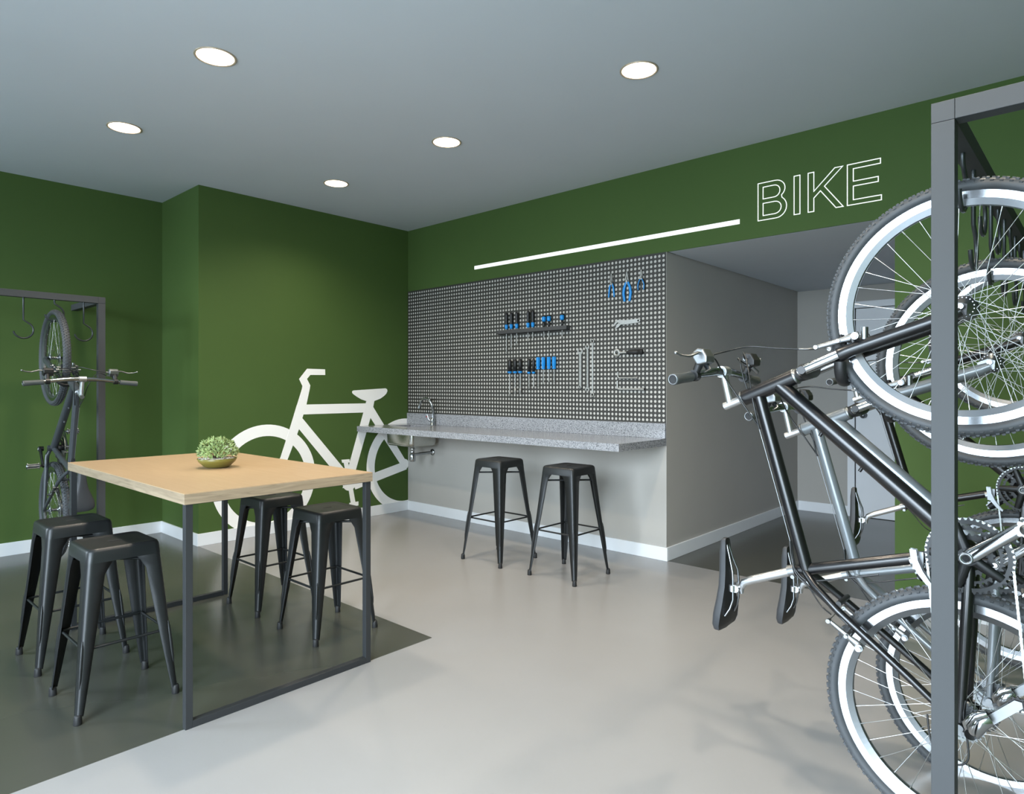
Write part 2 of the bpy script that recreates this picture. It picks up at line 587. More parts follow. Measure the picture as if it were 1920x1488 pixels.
fc = empty('kitchen_faucet', (-5.04, 4.348, CT + 0.0005))
tag(fc, 'chrome gooseneck faucet standing behind the sink', 'faucet')
MB().lathe([(0.0, 0), (0.028, 0), (0.028, 0.006), (0.021, 0.014), (0.02, 0.06), (0.017, 0.075), (0.0, 0.078)], 24).build('base', 'chrome', fc)
pts = [(0.004, 0.0, 0.05), (0.008, 0, 0.14)]
for k in range(0, 13):
    a = math.radians(0 + 165 * k / 12)
    pts.append((-0.068 + 0.076 * math.cos(a) + 0.004, -0.02 - 0.028 * k / 12, 0.195 + 0.075 * math.sin(a)))
pts.append((-0.146, -0.052, 0.19))
MB().tube(pts, [0.013] * 3 + [0.012] * (len(pts) - 3), 16).build('spout', 'chrome', fc)
MB().tube([(-0.146, -0.052, 0.192), (-0.149, -0.053, 0.168)], 0.015, 16).build('aerator', 'chrome', fc)
hd = MB()
hd.tube([(-0.02, -0.012, 0.045), (-0.036, -0.022, 0.056), (-0.052, -0.03, 0.112)], [0.011, 0.011, 0.006], 12, flat=(1, 0.7))
hdl = hd.build('handle', 'chrome', fc)
MB().tube([(-0.047, -0.034, 0.086), (-0.05, -0.042, 0.088)], 0.005, 10).build('red_dot', mat('red_dot', (190, 40, 36), 0.4, var=0.02), hdl)


# ------------------------------------------------------------------ pegboard
PB0, PB1, PZ0, PZ1 = XL + 0.003, XC - 0.002, 1.029, ZS
PX, PZ, HR = 0.0350, 0.0353, 0.0112
pb = empty('pegboard', (PB0, YB, PZ0))
tag(pb, 'charcoal perforated pegboard panel covering the wall above the worktop', 'pegboard')
bk = MB().box(0, PB1 - PB0, -0.003, -0.0005, 0, PZ1 - PZ0).build('backing_board', 'board_back', pb)
W, Hh = PB1 - PB0, PZ1 - PZ0
plate = MB()
nx, nz = int(W / PX), int(Hh / PZ)
mx = W - nx * PX - 0.003           # left margin strip
mz = Hh - nz * PZ - 0.008          # bottom strip
yf, yb = -0.0055, -0.003
sqd = []
for side in range(4):
    for k in range(3):
        t = -1 + 2 * k / 3
        sqd.append([(t, -1), (1, t), (-t, 1), (-1, -t)][side])
hole = [(math.cos(math.atan2(b, a)) * HR, math.sin(math.atan2(b, a)) * HR) for a, b in sqd]
V, F = [], []
for i in range(nx):
    for j in range(nz):
        cxx, czz = mx + (i + 0.5) * PX, mz + (j + 0.5) * PZ
        o = len(V)
        for a, b in sqd:
            V.append((cxx + a * PX / 2, yf, czz + b * PZ / 2))
        for a, b in hole:
            V.append((cxx + a, yf, czz + b))
        for a, b in hole:
            V.append((cxx + a, yb, czz + b))
        for k in range(12):
            k2 = (k + 1) % 12
            F.append((o + k, o + k2, o + 12 + k2, o + 12 + k))
            F.append((o + 12 + k, o + 12 + k2, o + 24 + k2, o + 24 + k))
plate.add(V, F)
plate.box(0, mx, yf, yb, 0, Hh)
plate.box(mx + nx * PX, W, yf, yb, 0, Hh)
plate.box(mx, mx + nx * PX, yf, yb, 0, mz)
plate.box(mx, mx + nx * PX, yf, yb, mz + nz * PZ, Hh)
pl = plate.build('perforated_sheet', 'charcoal_board', pb, fix=False)

# ------------------------------------------------------------------ tools
YT = YB - 0.0055      # front of the perforated sheet


def screwdriver(x, ztop, hlen, zbot, hr, sr, style, label, group, y=YT - 0.024):
    r = empty('screwdriver', (x, y, zbot))
    tag(r, label, 'screwdriver', group)
    zt = ztop - zbot
    zh = zt - hlen
    if style == 'rack':            # black handle, blue ferrule
        MB().lathe([(0, zt), (hr * 0.5, zt - 0.001), (hr * 0.95, zt - 0.008), (hr, zt - 0.02), (hr * 0.92, zh + 0.05), (hr * 0.98, zh + 0.04), (0, zh + 0.04)], 16).build('handle', 'black_plastic', r)
        MB().lathe([(0, zh + 0.042), (hr * 1.02, zh + 0.042), (hr * 1.02, zh + 0.02), (hr * 0.85, zh + 0.006), (hr * 0.6, zh), (0, zh)], 16).build('ferrule', 'blue', r)
    elif style == 'stubby':        # blue knob, black neck
        MB().lathe([(0, zt), (hr * 0.8, zt - 0.001), (hr * 1.0, zt - 0.014), (hr * 0.9, zt - 0.016), (0, zt - 0.016)], 16).build('cap', 'black_plastic', r)
        MB().lathe([(0, zt - 0.015), (hr * 1.1, zt - 0.015), (hr * 1.1, zt - 0.046), (hr * 0.75, zt - 0.056), (0, zt - 0.056)], 16).build('handle', 'blue', r)
        MB().lathe([(0, zt - 0.055), (hr * 0.6, zt - 0.055), (hr * 0.6, zh), (0, zh)], 16).build('ferrule', 'black_plastic', r)
    elif style == 'collar':        # black handle, blue collar
        MB().lathe([(0, zt), (hr * 0.6, zt - 0.001), (hr, zt - 0.012), (hr, zh + 0.02), (0, zh + 0.02)], 16).build('handle', 'black_plastic', r)
        MB().lathe([(0, zh + 0.022), (hr * 1.2, zh + 0.02), (hr * 1.25, zh + 0.012), (hr * 0.9, zh + 0.004), (0, zh + 0.002)], 16).build('collar', 'blue', r)
    else:                          # all blue fluted handle
        mb = MB()
        rings = []
        for z, k in ((zt, 0.85), (zt - 0.004, 1.0), (zh + 0.03, 1.0), (zh + 0.018, 0.7), (zh + 0.006, 1.0), (zh, 0.9)):
            rings.append([(hr * k * (1 + 0.12 * math.cos(6 * 2 * PI * q / 24)) * math.cos(2 * PI * q / 24),
                           hr * k * (1 + 0.12 * math.cos(6 * 2 * PI * q / 24)) * math.sin(2 * PI * q / 24), z) for q in range(24)])
        loft(mb, rings, True, True)
        mb.build('handle', 'blue', r)
    sh = MB()
    sh.tube([(0, 0, zh + 0.002), (0, 0, 0.02)], sr, 10)
    if style == 'collar' and hr > 0.0125:
        sh.lathe([(0, 0.052), (sr * 1.9, 0.05), (sr * 1.9, 0.0), (0, 0)], 12)
    else:
        sh.box(-sr * 1.4, sr * 1.4, -sr * 0.4, sr * 0.4, 0, 0.024)
    sh.build('shaft', 'tool_steel', r)


tr = empty('tool_rack', (-3.755, YB, 1.8))
tag(tr, 'narrow dark grey tool rack bar holding screwdrivers on the pegboard', 'tool rack')
rk = MB()
rk.box(-0.405, 0.405, -0.052, -0.046, -0.018, 0.018)
rk.box(-0.405, 0.405, -0.052, -0.0065, -0.018, -0.014)
rk.box(-0.405, -0.4, -0.052, -0.0065, -0.018, 0.018)
rk.box(0.4, 0.405, -0.052, -0.0065, -0.018, 0.018)
rk.build('tray', 'tool_rack', tr, 0.001)
g1 = 'screwdrivers standing in the tool rack'
for x, zb, lbv in ((-4.058, 1.610, 'black screwdriver with blue ferrule at the left end of the tool rack'),
                   (-3.999, 1.644, 'black screwdriver with blue ferrule, second from the left in the rack'),
                   (-3.933, 1.678, 'black screwdriver with blue ferrule, third from the left in the rack'),
                   (-3.798, 1.707, 'black screwdriver with blue ferrule, fourth in the rack'),
                   (-3.743, 1.730, 'black screwdriver with blue ferrule, fifth in the rack beside the stubby ones')):
    screwdriver(x, 1.975, 0.15, zb, 0.015, 0.0042, 'rack', lbv, g1, YB - 0.028)
for x, lbv in ((-3.617, 'stubby screwdriver with blue knob, left one of the pair in the rack'),
               (-3.562, 'stubby screwdriver with blue knob, right one of the pair in the rack'),
               (-3.418, 'single stubby screwdriver with blue knob at the rack\'s right end')):
    screwdriver(x, 1.922, 0.112, 1.726, 0.0165, 0.0035, 'stubby', lbv, g1, YB - 0.028)
g2 = 'screwdrivers hanging below the tool rack'
nm5 = ('first', 'second', 'third', 'fourth', 'fifth')
for i, (x, zb, h) in enumerate(((-4.016, 1.219, 0.13), (-3.950, 1.240, 0.13), (-3.889, 1.240, 0.13), (-3.786, 1.287, 0.137), (-3.733, 1.302, 0.137))):
    screwdriver(x, 1.551, h, zb, 0.0165 if i < 3 else 0.0125, 0.0045, 'collar',
                'black handled screwdriver with thin blue collar, %s from the left in the lower row' % nm5[i], g2)
for i, (x, zb) in enumerate(((-3.680, 1.297), (-3.621, 1.327), (-3.561, 1.346), (-3.503, 1.331))):
    screwdriver(x, 1.559, 0.103, zb, 0.0165, 0.0032, 'blue',
                'all blue fluted screwdriver, %s from the left of the four in the lower row' % nm5[i], g2)


def plate_poly(mb, poly, y0, y1):
    mb.prism(poly, y0, y1, lambda p, q, a: (p, a, q))


def pliers(x, ztip, zpiv, zend, spread, hw, main, label, bow, hr):
    r = empty('pliers', (x, YT, zend))
    tag(r, label, 'pliers', 'pliers hanging at the top right of the pegboard')
    zt, zp = ztip - zend, zpiv - zend
    jw = hw * 0.95
    for s in (-1, 1):
        jm = MB()
        plate_poly(jm, [(s * 0.0008, zp), (s * jw, zp), (s * jw * 0.9, zp + (zt - zp) * 0.35), (s * 0.003, zt), (s * 0.0006, zt),
                        (s * 0.0016, zp + (zt - zp) * 0.6), (s * jw * 0.28, zp + (zt - zp) * 0.45), (s * jw * 0.25, zp + (zt - zp) * 0.25)], -0.014, -0.004)
        jm.build('jaw', 'tool_steel', r)
        pts = [(s * hw * 0.5, -0.009, zp + 0.002), (s * (hw * 0.5 + spread * 0.55 * bow), -0.009, zp * 0.72),
               (s * (spread * bow), -0.009, zp * 0.42), (s * spread, -0.009, 0.0)]
        MB().tube(pts, [hr * 0.8, hr, hr, hr * 0.85], 10, up=(0, 1, 0), flat=(0.75, 1.0)).build('handle', main, r)
    MB().tube([(0, -0.018, zp + 0.008), (0, -0.002, zp + 0.008)], hw * 0.55, 14).build('pivot', 'tool_steel', r)
    MB().box(-hw, hw, -0.014, -0.004, zp - 0.012, zp + 0.02).build('joint', 'tool_steel', r, 0.001)


pliers(-2.932, 2.203, 2.125, 2.015, 0.0265, 0.0115, 'blue', 'slim long nose pliers with straight blue handles, leftmost of the three', 0.8, 0.0072)
pliers(-2.787, 2.203, 2.118, 1.970, 0.022, 0.0165, 'blue', 'largest pliers with thick blue handles, middle of the three', 1.5, 0.0118)
pliers(-2.659, 2.203, 2.137, 2.042, 0.024, 0.0115, 'black_plastic', 'small black and blue pliers, rightmost of the three', 1.15, 0.0068)
pr = [o for o in COL.objects if o.name.startswith('pliers')][-1]
for hobj in [c for c in pr.children if c.name.startswith('handle')]:
    s = 1 if hobj.data.vertices[0].co.x > 0 else -1
    MB().tube([(s * 0.008, -0.0155, 0.088), (s * 0.022, -0.0155, 0.062), (s * 0.0275, -0.0155, 0.038), (s * 0.0245, -0.0155, 0.006)], 0.0042, 8).build('grip_inlay', 'blue', hobj)


def wrench(x, ztop, zbot, w, kind, label):
    r = empty('spanner', (x, YT, zbot))
    tag(r, label, 'wrench', 'wrenches hanging on the pegboard')
    h = ztop - zbot
    sw = w * 0.2

    def open_end(zc, up, k):
        m = MB()
        poly = []
        R = w * 0.5 * k
        for i in range(0, 15):
            a = math.radians(-235 + i * 290 / 14) if up > 0 else math.radians(-55 + i * 290 / 14)
            poly.append((R * math.cos(a), zc + R * math.sin(a)))
        g = R * 0.48
        poly += [(g, zc + up * R * 0.95), (g, zc - up * R * 0.15), (-g, zc - up * R * 0.15), (-g, zc + up * R * 0.95)] if up > 0 else \
                [(-g, zc + up * R * 0.95), (-g, zc - up * R * 0.15), (g, zc - up * R * 0.15), (g, zc + up * R * 0.95)]
        plate_poly(m, poly, -0.011, -0.002)
        m.build('open_jaw', 'tool_steel', r)

    def ring_end(zc, R):
        m = MB()
        mt = Matrix.Translation((0, -0.007, zc)) @ Matrix.Rotation(PI / 2, 4, 'X')
        m.lathe([(R * 0.55, -0.006), (R, -0.006), (R, 0.006), (R * 0.55, 0.006)], 24, mt, closed=True)
        m.build('ring_end', 'tool_steel', r)
    if kind == 'combo':
        open_end(h - w * 0.5, 1, 1.0)
        ring_end(w * 0.28, w * 0.28)
        z0, z1 = w * 0.5, h - w * 0.9
    elif kind == 'open':
        open_end(h - w * 0.5, 1, 1.0)
        open_end(w * 0.5, -1, 1.0)
        z0, z1 = w * 0.85, h - w * 0.85
    else:
        ring_end(h - w * 0.5, w * 0.5)
        ring_end(w * 0.5, w * 0.5)
        z0, z1 = w * 0.95, h - w * 0.95
    MB().box(-sw, sw, -0.009, -0.003, z0, z1).build('shank', 'tool_steel', r, 0.0015)


wrench(-3.241, 1.624, 1.287, 0.056, 'combo', 'combination spanner with wide open jaw, leftmost of the three tall spanners')
wrench(-3.167, 1.650, 1.262, 0.040, 'open', 'double open ended spanner, middle of the three tall spanners')
wrench(-3.117, 1.692, 1.220, 0.036, 'ring', 'longest ring spanner, rightmost of the three tall spanners')

aw = empty('adjustable_wrench', (-2.79, YT, 1.765))
tag(aw, 'adjustable steel wrench lying sideways below the pliers', 'wrench')
m_ = MB()
plate_poly(m_, [(-0.02, 0.025), (0.105, 0.032), (0.12, 0.042), (0.12, 0.055), (0.105, 0.063), (-0.02, 0.06)], -0.011, -0.002)
m_.build('handle', 'tool_steel', aw, 0.0015)
m_ = MB()
plate_poly(m_, [(-0.015, 0.028), (-0.015, 0.058), (-0.045, 0.064), (-0.085, 0.066), (-0.1, 0.056), (-0.125, 0.024), (-0.116, 0.015), (-0.098, 0.034), (-0.083, 0.046), (-0.07, 0.04), (-0.05, 0.026)], -0.013, -0.002)
m_.build('fixed_jaw', 'tool_steel', aw, 0.001)
m_ = MB()
plate_poly(m_, [(-0.05, 0.03), (-0.078, 0.04), (-0.088, 0.026), (-0.107, 0.0), (-0.098, -0.004), (-0.07, 0.01)], -0.014, -0.004)
m_.build('sliding_jaw', 'tool_steel', aw, 0.001)
MB().tube([(0.104, -0.0115, 0.048), (0.104, -0.012, 0.048)], 0.008, 14).build('hanging_hole_shade', 'shade_black', aw)  # dark disc on the handle, painted shade of the hole

rt = empty('ratchet', (-2.78, YT, 1.55))
tag(rt, 'ratchet wrench with black handle lying sideways on the pegboard', 'ratchet')
MB().lathe([(0.012, -0.008), (0.03, -0.008), (0.033, 0.0), (0.03, 0.008), (0.012, 0.008)], 24,
           Matrix.Translation((-0.1, -0.011, 0.021)) @ Matrix.Rotation(PI / 2, 4, 'X'), closed=True).build('ratchet_head', 'tool_steel', rt)
MB().tube([(-0.072, -0.011, 0.021), (-0.045, -0.011, 0.021), (0.0, -0.011, 0.021)], [0.013, 0.007, 0.0075], 12).build('shank', 'tool_steel', rt)
MB().tube([(-0.008, -0.014, 0.021), (0.012, -0.014, 0.021), (0.08, -0.014, 0.021), (0.106, -0.014, 0.021), (0.109, -0.014, 0.021), (0.135, -0.014, 0.021)],
          [0.01, 0.016, 0.0175, 0.016, 0.019, 0.0185], 14, flat=(1.1, 0.7)).build('grip', 'black_plastic', rt)

for (x0, zt, zc, x1, rr, lbv) in ((-2.871, 1.42, 1.372, -2.688, 0.006, 'small L shaped socket wrench, the upper of the two'),
                                  (-2.875, 1.35, 1.284, -2.631, 0.0075, 'large L shaped socket wrench, the lower of the two')):
    lw = empty('socket_wrench', (x0, YT, zc))
    tag(lw, lbv, 'wrench', 'L shaped wrenches on the pegboard')
    pts = [(0, -0.01, zt - zc), (0, -0.01, 0.02), (0.003, -0.01, 0.008), (0.01, -0.01, 0.002), (0.02, -0.01, 0), (x1 - x0 - 0.03, -0.01, 0)]
    MB().tube(pts, rr, 10).build('shaft', 'tool_steel', lw)
    MB().tube([(x1 - x0 - 0.045, -0.01, 0), (x1 - x0 - 0.035, -0.01, 0), (x1 - x0, -0.01, 0)], [rr, rr * 1.5, rr * 1.55], 12).build('socket', 'tool_steel', lw)
    MB().tube([(x1 - x0 - 0.002, -0.01, 0), (x1 - x0 + 0.0005, -0.01, 0)], rr * 1.1, 12).build('socket_opening_shade', 'shade_black', lw)  # black disc capping the socket, coloured as its shaded inside


# ------------------------------------------------------------------ wall graphics
dec = empty('bicycle_decal', (XL, YST, 0))
tag(dec, 'large white bicycle silhouette on the dark green left wall', 'wall decal')


DEC_D = [0.0012]


def dprism(name, poly):
    # poly in (y, z) world, clipped to the wall and to the top of the baseboard
    def clip(pl, axis, lim, keep_less):
        out = []
        n = len(pl)
        for i in range(n):
            a, b = pl[i], pl[(i + 1) % n]
            ia = (a[axis] <= lim) if keep_less else (a[axis] >= lim)
            ib = (b[axis] <= lim) if keep_less else (b[axis] >= lim)
            if ia:
                out.append(a)
            if ia != ib:
                t = (lim - a[axis]) / (b[axis] - a[axis])
                out.append((a[0] + (b[0] - a[0]) * t, a[1] + (b[1] - a[1]) * t))
        return out
    poly = clip(poly, 0, YB - 0.001, True)
    poly = clip(poly, 1, BH, False)
    if len(poly) < 3:
        return
    mb = MB()
    mb.prism(poly, 0.0002, DEC_D[0], lambda p, q, a: (a, p - YST, q))
    return mb


def decal(name, *polys):
    mb = MB()
    for p in polys:
        if 'wheel' not in name:
            DEC_D[0] += 0.00015
        q = dprism(name, p)
        if q:
            mb.add(q.v, q.f)
    DEC_D[0] += 0.0002
    return mb.build(name, 'decal', dec)


def ring_polys(cy, cz, ro, ri, n=72):
    out = []
    for k in range(n):
        a, b = 2 * PI * k / n, 2 * PI * (k + 1) / n
        out.append([(cy + ro * math.cos(a), cz + ro * math.sin(a)), (cy + ro * math.cos(b), cz + ro * math.sin(b)),
                    (cy + ri * math.cos(b), cz + ri * math.sin(b)), (cy + ri * math.cos(a), cz + ri * math.sin(a))])
    return out


decal('front_wheel_shape', *ring_polys(2.825, 0.487, 0.482, 0.381))
decal('rear_wheel_shape', *ring_polys(4.365, 0.487, 0.482, 0.385))
decal('handlebar_shape', [(3.223, 1.471), (3.412, 1.469), (3.414, 1.415), (3.257, 1.414), (3.222, 1.376), (3.142, 1.375)],
      [(3.142, 1.375), (3.222, 1.376), (3.256, 1.316), (3.251, 1.288), (3.170, 1.282), (3.176, 1.310)])
decal('fork_shape', [(3.170, 1.282), (3.251, 1.288), (3.217, 1.141), (3.186, 1.048), (3.141, 0.915), (2.868, 0.50), (2.86, 0.45), (2.80, 0.46), (2.81, 0.50), (2.885, 0.50)][:5] + [(3.036, 0.663), (2.895, 0.39), (2.80, 0.42), (2.959, 0.670), (3.044, 0.912)])
decal('top_tube_shape', [(3.12, 1.139), (3.881, 1.138), (3.86, 1.047), (3.09, 1.048)])
decal('down_tube_shape', [(3.176, 1.012), (3.72, 0.394), (3.60, 0.384), (3.141, 0.915), (3.1, 1.0)])
decal('seat_tube_shape', [(3.881, 1.165), (3.977, 1.165), (3.962, 1.099), (3.929, 0.992), (3.70, 0.32), (3.605, 0.32), (3.845, 1.047)])
decal('seat_stay_shape', [(3.90, 1.10), (3.962, 1.099), (4.408, 0.48), (4.33, 0.46), (3.929, 0.992)])
decal('chain_stay_shape', [(3.72, 0.377), (4.333, 0.509), (4.39, 0.43), (3.75, 0.29)])
decal('saddle_shape', [(3.713, 1.257), (3.722, 1.265), (3.737, 1.268), (4.113, 1.288), (4.132, 1.28), (4.138, 1.261), (4.125, 1.235), (4.098, 1.211),
                       (4.05, 1.183), (3.977, 1.160), (3.881, 1.160), (3.82, 1.178), (3.773, 1.202), (3.73, 1.228), (3.714, 1.243)])
decal('crank_shape', *[[(3.681 + 0.076 * math.cos(2 * PI * k / 24), 0.362 + 0.076 * math.sin(2 * PI * k / 24)) for k in range(24)]],
      [(3.592, 0.596), (3.681, 0.594), (3.684, 0.562), (3.600, 0.566)], [(3.616, 0.57), (3.664, 0.57), (3.70, 0.4), (3.655, 0.4)],
      [(3.667, 0.33), (3.715, 0.33), (3.752, 0.15), (3.70, 0.15)], [(3.681, 0.166), (3.784, 0.168), (3.784, 0.128), (3.681, 0.128)])
decal('hub_shape', [(4.36 + 0.055 * math.cos(2 * PI * k / 24), 0.487 + 0.055 * math.sin(2 * PI * k / 24)) for k in range(24)])

ss = MB().box(-1.306, 1.306, -0.004, -0.0003, -0.0165, 0.0165).build('white_stripe', 'sign')
ss.location = (-3.194, YB, 2.4425)
tag(ss, 'long thin white horizontal stripe on the green wall above the pegboard', 'wall stripe')

sg = empty('bike_lettering', (-1.76, YB, 2.425))
tag(sg, 'word BIKE in thin white outlined capitals on the green lintel', 'sign')


def outline(name, *loops):
    mb = MB()
    for lp in loops:
        n = len(lp)
        w = 0.0026
        lp = [Vector((p[0], p[1])) for p in lp]
        area = sum(lp[i].x * lp[(i + 1) % n].y - lp[(i + 1) % n].x * lp[i].y for i in range(n))
        sgn = 1 if area > 0 else -1

        def off(d):
            out = []
            for i in range(n):
                a, b, c = lp[i - 1], lp[i], lp[(i + 1) % n]
                e1, e2 = (b - a).normalized(), (c - b).normalized()
                n1, n2 = Vector((-e1.y, e1.x)) * sgn, Vector((-e2.y, e2.x)) * sgn
                k = max(0.35, 1 + n1.dot(n2))
                out.append(b + (n1 + n2) / k * d)
            return out
        A, B = off(w), off(-w)
        vs = [(p.x, -0.003, p.y) for p in A] + [(p.x, -0.003, p.y) for p in B] + [(p.x, -0.0003, p.y) for p in A] + [(p.x, -0.0003, p.y) for p in B]
        fs = []
        for i in range(n):
            j = (i + 1) % n
            fs += [(i, j, n + j, n + i), (i, 2 * n + i, 2 * n + j, j), (n + i, n + j, 3 * n + j, 3 * n + i)]
        mb.add(vs, fs)
    return mb.build(name, 'sign', sg)


def arc(cx_, cy_, rx, ry, a0, a1, n=10):
    return [(cx_ + rx * math.cos(math.radians(a0 + (a1 - a0) * k / n)), cy_ + ry * math.sin(math.radians(a0 + (a1 - a0) * k / n))) for k in range(n + 1)]


HL = 0.251
outline('letter_b',
        [(0, 0), (0, HL), (0.115, HL)] + arc(0.115, 0.192, 0.064, 0.059, 90, -50, 10) + arc(0.12, 0.071, 0.069, 0.071, 55, -90, 12)[0:],
        [(0.034, 0.142), (0.034, 0.221), (0.108, 0.221)] + arc(0.108, 0.1815, 0.038, 0.0395, 90, -90, 10)[1:],
        [(0.034, 0.03), (0.034, 0.112), (0.112, 0.112)] + arc(0.112, 0.071, 0.042, 0.041, 90, -90, 10)[1:])
outline('letter_i', [(0.237, 0), (0.237, HL), (0.274, HL), (0.274, 0)])
outline('letter_k', [(0.325, 0), (0.325, HL), (0.36, HL), (0.36, 0.128), (0.485, HL), (0.531, HL), (0.424, 0.148), (0.534, 0), (0.492, 0), (0.4, 0.124), (0.36, 0.085), (0.36, 0)])
outline('letter_e', [(0.558, 0), (0.558, HL), (0.742, HL), (0.742, HL - 0.03), (0.592, HL - 0.03), (0.592, 0.144), (0.73, 0.144), (0.73, 0.114), (0.592, 0.114), (0.592, 0.03), (0.747, 0.03), (0.747, 0)])


# ------------------------------------------------------------------ dining table
TX0, TX1, TY0, TY1, TZ = -4.13, -2.58, 0.998, 1.853, 0.897
tb = empty('wooden_table', ((TX0 + TX1) / 2, (TY0 + TY1) / 2, 0))
tag(tb, 'bar height table with pale oak top on thin charcoal steel frames', 'table')
hw_, hd_ = (TX1 - TX0) / 2, (TY1 - TY0) / 2
MB().box(-hw_, hw_, -hd_, hd_, TZ - 0.003, TZ).build('tabletop', 'wood', tb)
MB().box(-hw_, hw_, -hd_, hd_, TZ - 0.042, TZ - 0.003).build('edge_band', 'wood_edge', tb)
q = 0.028
for sx in (-1, 1):
    xa = sx * (hw_ - 0.006) - (q if sx > 0 else 0)
    fr = MB()
    fr.box(xa, xa + q, -hd_ + 0.006 + q, hd_ - 0.006 - q, 0.0, q)
    foot = fr.build('floor_bar', 'table_metal', tb, 0.0015)
    xi, xo = sorted((sx * (hw_ - 0.006 - q - 0.001), sx * (hw_ - 0.16)))
    MB().box(xi, xo, -hd_ + 0.02, hd_ - 0.02, TZ - 0.05, TZ - 0.042).build('mounting_plate', 'table_metal', tb, 0.0015)
    for sy in (-1, 1):
        ya = sy * (hd_ - 0.006) - (q if sy > 0 else 0)
        MB().box(xa, xa + q, ya, ya + q, 0.0, TZ - 0.042).build('leg', 'table_metal', tb, 0.0015)

# ------------------------------------------------------------------ plant
pt = empty('potted_succulent', (-3.315, 1.44, TZ))
tag(pt, 'small leafy plant in a shallow olive bowl on the table', 'plant')
MB().lathe([(0.0, 0.0), (0.045, 0.0), (0.062, 0.008), (0.085, 0.03), (0.093, 0.046), (0.09, 0.048), (0.08, 0.034), (0.0, 0.03)], 40).build('bowl', 'olive', pt)
gv = MB()
gv.lathe([(0.0, 0.046), (0.05, 0.045), (0.087, 0.042)], 32)
gvo = gv.build('gravel_bed', 'gravel', pt)
peb = MB()
for k in range(220):
    a, rr = random.random() * 2 * PI, 0.084 * math.sqrt(random.random())
    s = random.uniform(0.0025, 0.005)
    x, y, z = rr * math.cos(a), rr * math.sin(a), 0.046
    peb.add([(x + s, y, z), (x - s, y, z), (x, y + s, z), (x, y - s, z), (x, y, z + s * 0.8), (x, y, z - s)],
            [(0, 2, 4), (2, 1, 4), (1, 3, 4), (3, 0, 4), (2, 0, 5), (1, 2, 5), (3, 1, 5), (0, 3, 5)])
tag(peb.build('pebbles', 'gravel', gvo), kind='stuff')
stm = MB()
lv = MB()
for k in range(130):
    # tips spread over a dome
    a = k * 2.399963
    cz_ = 1 - (k + 0.5) / 130 * 1.08
    sr_ = math.sqrt(max(0, 1 - cz_ * cz_))
    R0 = random.uniform(0.82, 1.05)
    tip = Vector((0.088 * sr_ * math.cos(a) * R0, 0.088 * sr_ * math.sin(a) * R0, 0.068 + 0.076 * max(cz_, -0.15) * R0))
    base = Vector((random.uniform(-0.01, 0.01), random.uniform(-0.01, 0.01), 0.044))
    if k % 3 == 0:
        stm.tube([base, base.lerp(tip, 0.6) + Vector((0, 0, 0.006)), tip], 0.0012, 4, caps=False)
    d = (tip - Vector((0, 0, 0.05))).normalized()
    u = d.orthogonal().normalized()
    w = d.cross(u)
    nl = 9
    for j in range(nl):
        b = 2 * PI * j / nl + random.random()
        el = random.uniform(0.25, 1.15)
        ld = (d * math.sin(el) + (u * math.cos(b) + w * math.sin(b)) * math.cos(el)).normalized()
        side = ld.cross(d)
        if side.length < 1e-3:
            side = u
        side = side.normalized()
        ln = random.uniform(0.015, 0.024)
        wd = ln * 0.19
        p0, p1, p2 = tip, tip + ld * ln * 0.55, tip + ld * ln
        nrm = ld.cross(side) * 0.0012
        lv.add([p0, p1 + side * wd + nrm, p2, p1 - side * wd + nrm, p1 - nrm], [(0, 1, 4), (1, 2, 4), (2, 3, 4), (3, 0, 4)])
stm.build('stems', 'stem', pt)
tag(lv.build('foliage', 'leaf', pt, fix=False), kind='stuff')


